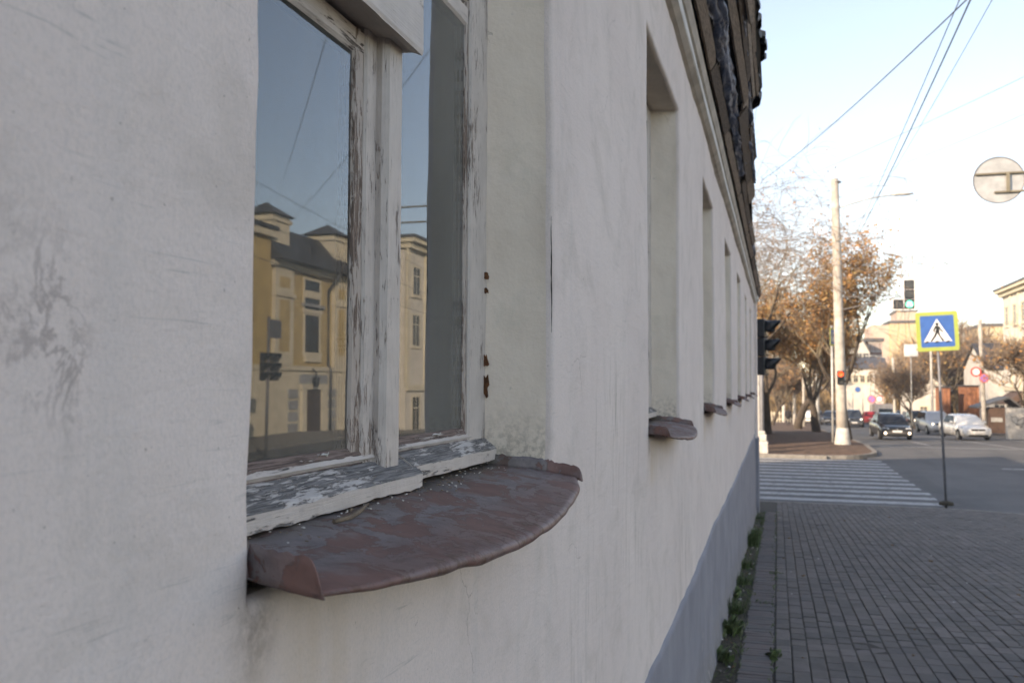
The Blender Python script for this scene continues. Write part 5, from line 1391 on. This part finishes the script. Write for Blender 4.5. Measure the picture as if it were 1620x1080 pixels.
        q = MB(); q.bbox(s * hw * .72 - .14, s * hw * .72 + .14, L - .09, L + .004, TH - .34, TH - .14, .02); q.build('tail_lamp', M['taillight'], t)
        for yw_ in (.80, L - .82):
            rw = .335 if kind in ('suv', 'van') else .31
            q = MB(); rg = []
            for xo, r_ in ((-.10, rw * .9), (-.085, rw), (.085, rw), (.10, rw * .9)): rg.append([(s * (hw - .09) + xo, yw_ + r_ * math.cos(2 * math.pi * k / 20), rw + r_ * math.sin(2 * math.pi * k / 20)) for k in range(20)])
            q.ringloft(rg); wh = q.build('wheel', M['tyre'], t)
            q = MB(); q.prism(circle(rw * .62, 18), RX('+x' if s > 0 else '-x', s * (hw + .012), yw_, rw), .012)
            q.build('rim', M['rim'], wh)
            q = MB(); rg = []
            q.prism([(rw * 1.16 * math.cos(R(a)), rw * 1.16 * math.sin(R(a))) for a in range(-20, 201, 20)], RX('+x' if s > 0 else '-x', s * hw * .985, yw_, rw), .012); q.build('wheel_arch', M['tyre'], t)
    q = MB(); q.bbox(-hw * .45, hw * .45, -.012, .1, HH - .24, HH - .12, .02); q.build('grille', M['grille'], t)
    q = MB(); q.bbox(-hw * .62, hw * .62, -.015, .1, .24, .36, .02); q.build('lower_grille', M['grille'], t)
    q = MB(); q.bbox(-.05, .05, -.03, -.012, HH - .22, HH - .13, .01); q.build('badge', M['chrome'], t)
    for y in (-.03, L + .01): q = MB(); q.bbox(-.26, .26, y, y + .02, .44 if y < 1 else .62, .55 if y < 1 else .73, .004); q.build('number_plate', M['plate'], t)
    if kind == 'suv':
        for s in (-1, 1): q = MB(); q.tube([(s * hw * .70, s2 + .2, H + .0), (s * hw * .70, s2 + .35, H + .06), (s * hw * .70, s3 - .4, H + .06), (s * hw * .70, s3 - .2, H + .0)], .02, 6); q.build('roof_rail', M['chrome'], t)
    return t
def carat(px, py, *a, rz=0.0, back=False, **k):
    g = ground(px, py)
    return car(a[0], a[1], M[a[2]], g if not back else g, rz, **k)
carat(1420, 696, 'black sedan with dipped lights leading the left lane', 'sedan', 'p_black', rz=R(4), lamps='fog')
carat(1548, 697, 'white sedan leading the right lane, headlamps off', 'sedan', 'p_white', rz=R(9))
carat(1491, 688, 'silver crossover with roof rails behind the sign post and white sedan', 'suv', 'p_silver', rz=R(5), lamps='on')
carat(1459, 678, 'dark crossover between the black sedan and the silver crossover', 'suv', 'p_dark', rz=R(2), lamps='on')
c_ = carat(1562, 673, 'champagne minivan seen from behind, parked beyond the white sedan', 'van', 'p_beige', rz=R(176), lamps='none')
c_.location.y += 0
carat(1352, 676, 'dark oncoming off-roader with bright headlamps just right of the tall pole', 'suv', 'p_dark', lamps='on')
carat(1373, 669, 'red car mostly hidden far down the road', 'hatch', 'p_red', rz=R(180))
carat(1432, 668, 'dark car roof showing between the black sedan and the far traffic', 'sedan', 'p_dark')
carat(1276, 671, 'white car parked behind the whitewashed pole', 'hatch', 'p_white', rz=R(-20), group='cars parked past the far pavement', lamps='none')
carat(1309, 672, 'dark blue car parked behind the forked tree trunk', 'hatch', 'p_dark', rz=R(-15), group='cars parked past the far pavement', lamps='none')
# grey box van
g = ground(1402, 671); t = thing('box_van', 'grey box van far behind the black sedan', 'van', g)
q = MB(); q.bbox(-1.05, 1.05, 1.2, 5.2, .5, 2.3, .06); q.build('cargo_box', M['p_grey'], t)
q = MB(); q.ringloft([[(s * .95, y, z) for s, y, z in ((-1, y0, .35), (1, y0, .35), (1, y1, 1.1), (.9, y2, 1.9), (-.9, y2, 1.9), (-1, y1, 1.1))] for y0, y1, y2 in ((0, .0, .55), (1.2, 1.2, 1.2))], 0, False); q.build('cab', M['p_grey'], t)
q = MB(); q.prism([(-.8, 1.15), (.8, 1.15), (.7, 1.8), (-.7, 1.8)], Matrix.Translation((0, -.06, 0)) @ Matrix(((1, 0, 0, 0), (0, .66, 1, -.68), (0, 1, 0, 0), (0, 0, 0, 1))), .02); q.build('windscreen', M['carglass'], t)
for s in (-1, 1):
    for yw_ in (.7, 4.2):
        q = MB(); q.tube([(s * .72, yw_, .36), (s * .95, yw_, .36)], .36, 16); q.build('wheel', M['tyre'], t)

# ------------------------------------------------------------------ walking person, far along the pavement
M['coat'] = simple('dark_coat', (.018, .018, .022), .9, .3, 8); M['trousers'] = simple('dark_trousers', (.035, .035, .045), .9, .3, 8); M['skin'] = simple('skin', (.36, .21, .15), .6, .1, 10); M['hair'] = simple('dark_hair', (.02, .015, .012), .7, .3, 20)
def skinned(name, joints, edges, mat, par, sub=2):
    me = bpy.data.meshes.new(name); me.from_pydata([j[0] for j in joints], edges, []); me.materials.append(mat)
    o = bpy.data.objects.new(name, me); COL.objects.link(o); o.parent = par
    md = o.modifiers.new('skin', 'SKIN'); md.use_smooth_shade = True
    if not me.skin_vertices: 
        bm = bmesh.new(); bm.from_mesh(me); bm.verts.layers.skin.verify(); bm.to_mesh(me); bm.free()
    for i, j in enumerate(joints): me.skin_vertices[0].data[i].radius = (j[1], j[2] if len(j) > 2 else j[1])
    me.skin_vertices[0].data[0].use_root = True
    s = o.modifiers.new('sub', 'SUBSURF'); s.levels = s.render_levels = sub; return o
g = ground(1247, 672.5, .12)
pr = thing('person', 'person in a dark coat and trousers walking away along the far pavement', 'person', g)
J = [((0, 0, .95), .15, .12), ((0, 0, 1.15), .15, .12), ((0, .01, 1.38), .18, .12), ((0, .02, 1.52), .06), ((0, .04, 1.63), .09, .10), ((0, .04, 1.72), .08, .09),
     ((.20, .01, 1.42), .065), ((.25, -.08, 1.15), .055), ((.24, .02, .92), .045), ((.235, .06, .84), .035),
     ((-.20, .01, 1.42), .065), ((-.26, .06, 1.15), .055), ((-.25, .16, .94), .045), ((-.245, .19, .86), .035),
     ((.10, .0, .88), .095), ((.10, .16, .50), .065), ((.10, .06, .10), .045), ((.11, .22, .05), .04),
     ((-.10, .0, .88), .095), ((-.10, .0, .50), .065), ((-.10, -.24, .15), .045), ((-.10, -.14, .05), .04)]
E_ = [(0, 1), (1, 2), (2, 3), (3, 4), (4, 5), (2, 6), (6, 7), (7, 8), (8, 9), (2, 10), (10, 11), (11, 12), (12, 13), (0, 14), (14, 15), (15, 16), (16, 17), (0, 18), (18, 19), (19, 20), (20, 21)]
skinned('body', J, E_, M['trousers'], pr)
q = MB(); q.ringloft([[(rx * math.cos(2 * math.pi * k / 14), .01 + ry * math.sin(2 * math.pi * k / 14), z) for k in range(14)] for rx, ry, z in ((.235, .19, .72), (.22, .175, .95), (.215, .17, 1.15), (.235, .17, 1.36), (.17, .13, 1.48), (.09, .09, 1.53))]); 
for s, pts in ((1, [(.20, .01, 1.43), (.255, -.08, 1.15), (.245, .02, .93)]), (-1, [(-.20, .01, 1.43), (-.265, .06, 1.15), (-.255, .16, .95)])): q.tube(pts, [.085, .075, .06], 8)
q.build('coat', M['coat'], pr)
q = MB(); q.ringloft([[(r_ * math.cos(2 * math.pi * k / 12), .045 + r_ * 1.1 * math.sin(2 * math.pi * k / 12), z) for k in range(12)] for r_, z in ((.085, 1.60), (.105, 1.68), (.10, 1.75), (.06, 1.80))]); q.build('cap', M['hair'], pr)

# ------------------------------------------------------------------ trees
M['bark'] = simple('dark_bark', (.075, .058, .045), .95, .4, 6, bump=.6); M['twigm'] = simple('brown_twigs', (.24, .18, .135), .95, .35, 1.5); M['limb'] = simple('grey_tan_limbs', (.22, .18, .125), .95, .3, 2, bump=.4)
M['leaf'] = [simple('orange_leaf', (.48, .235, .085), .8, .35, 2), simple('brown_leaf', (.36, .22, .10), .8, .35, 2), simple('yellow_leaf', (.48, .32, .13), .8, .3, 2)]
def tree_mesh(seed, h, r, levels, nchild, spread, up, leafn=0, leaf=.1, trunk=.25, ratio=.68, droop=0.0, fork=None, lean=(0, 0), rmin=.004, ratio0=None):
    rr = random.Random(seed); tr, cr = MB(), MB(); tips = []
    def limb(p, d, L, rad, lv):
        n = 5 if lv < 2 else 4; pts = [p]; rs = [rad]; dd = d.copy()
        for i in range(n):
            dd = (dd + Vector((rr.gauss(0, .13), rr.gauss(0, .13), rr.gauss(0, .10) + up * .06 - droop * .10 * lv)) ).normalized()
            pts.append(pts[-1] + dd * L / n); rs.append(rad * (1 - .45 * (i + 1) / n))
        m = tr if lv < 2 else cr
        m.tube(pts, rs, 9 if lv == 0 else 6 if lv == 1 else 4 if lv == 2 else 3, 0 if lv < 2 else (1 if lv == 2 else 0), caps=False)
        if lv >= levels:
            tips.extend(pts[1:]); return
        if lv >= 2: tips.extend(pts[2:])
        k = nchild if lv else (fork or nchild)
        for c in range(k):
            f = 1.0 if c == 0 and lv else rr.uniform(.35 if lv else .75, 1.0)
            i = min(n - 1, int(f * n)); p1 = pts[i].lerp(pts[i + 1], f * n - i) if f < 1 else pts[-1]
            az = rr.uniform(0, 6.283) if lv else (c + rr.uniform(-.3, .3)) * 6.283 / k
            side = Vector((math.cos(az), math.sin(az), rr.uniform(-.2, .5) * (1 if lv else 1)))
            nd = (dd * rr.uniform(.6, 1.0) + side * spread * rr.uniform(.6, 1.2) + Vector((0, 0, up * .22))).normalized()
            limb(p1, nd, L * (ratio0 if ratio0 and lv == 0 else ratio) * rr.uniform(.75, 1.2), max(rmin, rs[min(i + 1, n)] * rr.uniform(.55, .8)), lv + 1)
    limb(Vector((0, 0, -.1)), Vector((lean[0], lean[1], 1)).normalized(), h * trunk, r, 0)
    for i in range(leafn):
        c = rr.choice(tips) + Vector((rr.gauss(0, .18), rr.gauss(0, .18), rr.gauss(0, .16)))
        a = Vector((rr.gauss(0, 1), rr.gauss(0, 1), rr.gauss(0, .7))).normalized(); b = a.cross(Vector((rr.gauss(0, 1), rr.gauss(0, 1), rr.gauss(0, 1)))).normalized(); s = leaf * rr.uniform(.5, 1.15)
        cr.add([c - a * s, c + b * s * .5, c + a * s, c - b * s * .5], [(0, 1, 2, 3)], rr.choice((2, 2, 3, 3, 4)))
    return tr.mesh('trunk', [M['bark']]), cr.mesh('crown', [M['twigm'], M['limb']] + M['leaf'])
def plant_tree(name, label, p, ms, rz=0, s=1.0, group=None):
    t = thing(name, label, 'tree', p, rz, group); t.scale = (s, s, s)
    inst('trunk', ms[0], t); inst('crown', ms[1], t); return t
forked = tree_mesh(21, 13, .34, 5, 4, .62, .50, 25000, .105, .20, .76, fork=4, rmin=.010, ratio0=1.05)
gT = ground(1292, 684, .12)
plant_tree('leafy_tree', 'orange-leaved tree with a dark forked trunk left of the tall concrete pole', gT, forked, 1.2, 1.0, 'autumn trees on the far pavement')
gT2 = ground(1345, 672, .12); 
dense = tree_mesh(33, 13, .42, 5, 4, .55, .7, 9000, .11, .30, .74, fork=4, rmin=.010, ratio0=.85)
a_ = atY(1347, 640, 62); plant_tree('leafy_tree', 'tree with a thick pollarded dark trunk directly behind the tall concrete pole', (3.35, 49, zs(49)), dense, .4, .88, 'autumn trees on the far pavement')
a_ = atY(1228, 640, 62); plant_tree('leafy_tree', 'rust-leaved tree nearest the house corner, behind the dark traffic light', (a_.x - .6, 60, zs(60)), forked, 3.4, 1.05, 'autumn trees on the far pavement')
a_ = atY(1262, 640, 80); plant_tree('leafy_tree', 'smaller brown-leaved tree beyond the walking person', (a_.x, 82, zs(82)), dense, 2.0, .95, 'autumn trees on the far pavement')
bare1 = tree_mesh(5, 13, .26, 5, 5, .75, .40, 1500, .16, .24, .76, fork=5, rmin=.026, ratio0=.95)
bare2 = tree_mesh(9, 12, .24, 5, 5, .70, .55, 2200, .16, .26, .75, fork=5, rmin=.026, ratio0=.9)
droopy = tree_mesh(14, 15, .24, 5, 4, .85, .45, 1800, .07, .30, .80, droop=.42, fork=6, rmin=.011, ratio0=1.0)
plant_tree('bare_tree', 'bare tree with arching drooping limbs rising past the eaves end', (-1.6, 46, zs(46)), droopy, 0.6, 1.0, 'bare trees')
plant_tree('bare_tree', 'wispy bare tree half hidden by the end of the white house', (-3.2, 66, zs(66)), droopy, 2.6, 1.1, 'bare trees')
bg_pts = [(1448, 96, bare1, .0, .75, 'bare tree just left of the crossing sign'), (1478, 125, bare1, 1.0, 1.0, 'bare brown tree straight behind the crossing sign post'), (1508, 115, bare2, 2.0, 1.15, 'densest bare tree between the crossing sign and the round signs'),
    (1535, 125, bare1, 3.0, 1.1, 'broad bare tree behind the orange garages'), (1520, 150, bare2, 5.0, 1.35, 'tallest pale bare tree farthest behind the crossing sign'), (1572, 118, bare2, 4.2, 1.0, 'bare tree behind the low grey house'), (1430, 135, bare2, 5.2, .9, 'thin bare tree in front of the yellow apartment block'),
    (1402, 140, bare1, 2.2, .8, 'low bare tree beside the white lamp post'), (1608, 70, bare1, 1.7, .9, 'bare street tree in front of the cream building'), (1234, 110, bare2, .5, .9, 'bare brown tree beyond the picket fence, left'), (1252, 120, bare1, 4.5, .85, 'bare brown tree above the walking person'), (1320, 150, bare2, 1.1, .9, 'hazy bare tree far behind the thin white post'), (1222, 95, bare1, 3.3, .8, 'bare brown tree closest to the pedestal post'),
    (1462, 150, bare1, 3.9, 1.0, 'hazy bare tree over the small cream house'), (1494, 165, bare2, 2.8, 1.2, 'hazy bare tree between the sign and the garages')]
for px, Y, ms, rz, s, lab in bg_pts:
    p = atY(px, 640, Y); plant_tree('bare_tree', lab, (p.x, Y, zs(Y) - .1), ms, rz, s, 'bare trees')
# scrub far beyond: reads as one mass
M['scrub'] = [simple('far_brown_scrub', (.17, .115, .06), .95, .4, .4), simple('far_tan_scrub', (.25, .17, .085), .95, .4, .4)]
q = MB(); r6 = random.Random(4)
for i in range(15000):
    Y = r6.uniform(128, 215); px = r6.uniform(1195, 1640)
    if 1338 < px < 1398 and Y < 170 : continue
    p = atY(px, 640, Y); hmax = 3.2 + 2.6 * nz(p.x * .16, Y * .05, 2) + (2.0 if px > 1430 else 0)
    c = Vector((p.x, Y, zr(Y) + r6.random() ** .7 * max(.6, hmax)))
    a = Vector((r6.gauss(0, .4), r6.gauss(0, .4), 1)).normalized(); b = a.cross(Vector((r6.gauss(0, 1), r6.gauss(0, 1), 0))).normalized(); s = r6.uniform(.3, .9)
    q.add([c - a * s, c + b * s * .16, c + a * s, c - b * s * .16], [(0, 1, 2, 3)], r6.choice((0, 1)))
o = q.build('scrub', M['scrub']); o['kind'] = 'stuff'; o['label'] = 'brown scrub and thicket beyond the houses'

# unseen low shed, added left across the side road to shade the far pavement
sd_ = thing('unseen_shade_shed', 'unseen low grey shed added to shade the far pavement, hidden behind the house corner', 'shed')
q = MB(); q.box(-9, -2.0, 38.2, 63, zs(60) - .5, zs(38) + 2.6); q.build('wall', M['whitewall'], sd_)
q = MB(); q.box(-9.2, -1.85, 38.0, 63.2, zs(38) + 2.602, zs(38) + 2.75); q.build('roof', M['roofdark'], sd_)
# thin air haze over the street
hz = MB(); hz.box(-700, 700, -60, 1100, -4.8, 140)
ht_ = NT('air_haze'); ht_.t.nodes.remove(ht_.b); pv_ = ht_.n('VolumePrincipled'); pv_.inputs['Color'].default_value = (.93, .95, 1, 1); pv_.inputs['Density'].default_value = .0006; pv_.inputs['Anisotropy'].default_value = .2
ht_.t.links.new(pv_.outputs[0], ht_.out.inputs['Volume'])
o = hz.build('haze', ht_.m); o['kind'] = 'stuff'
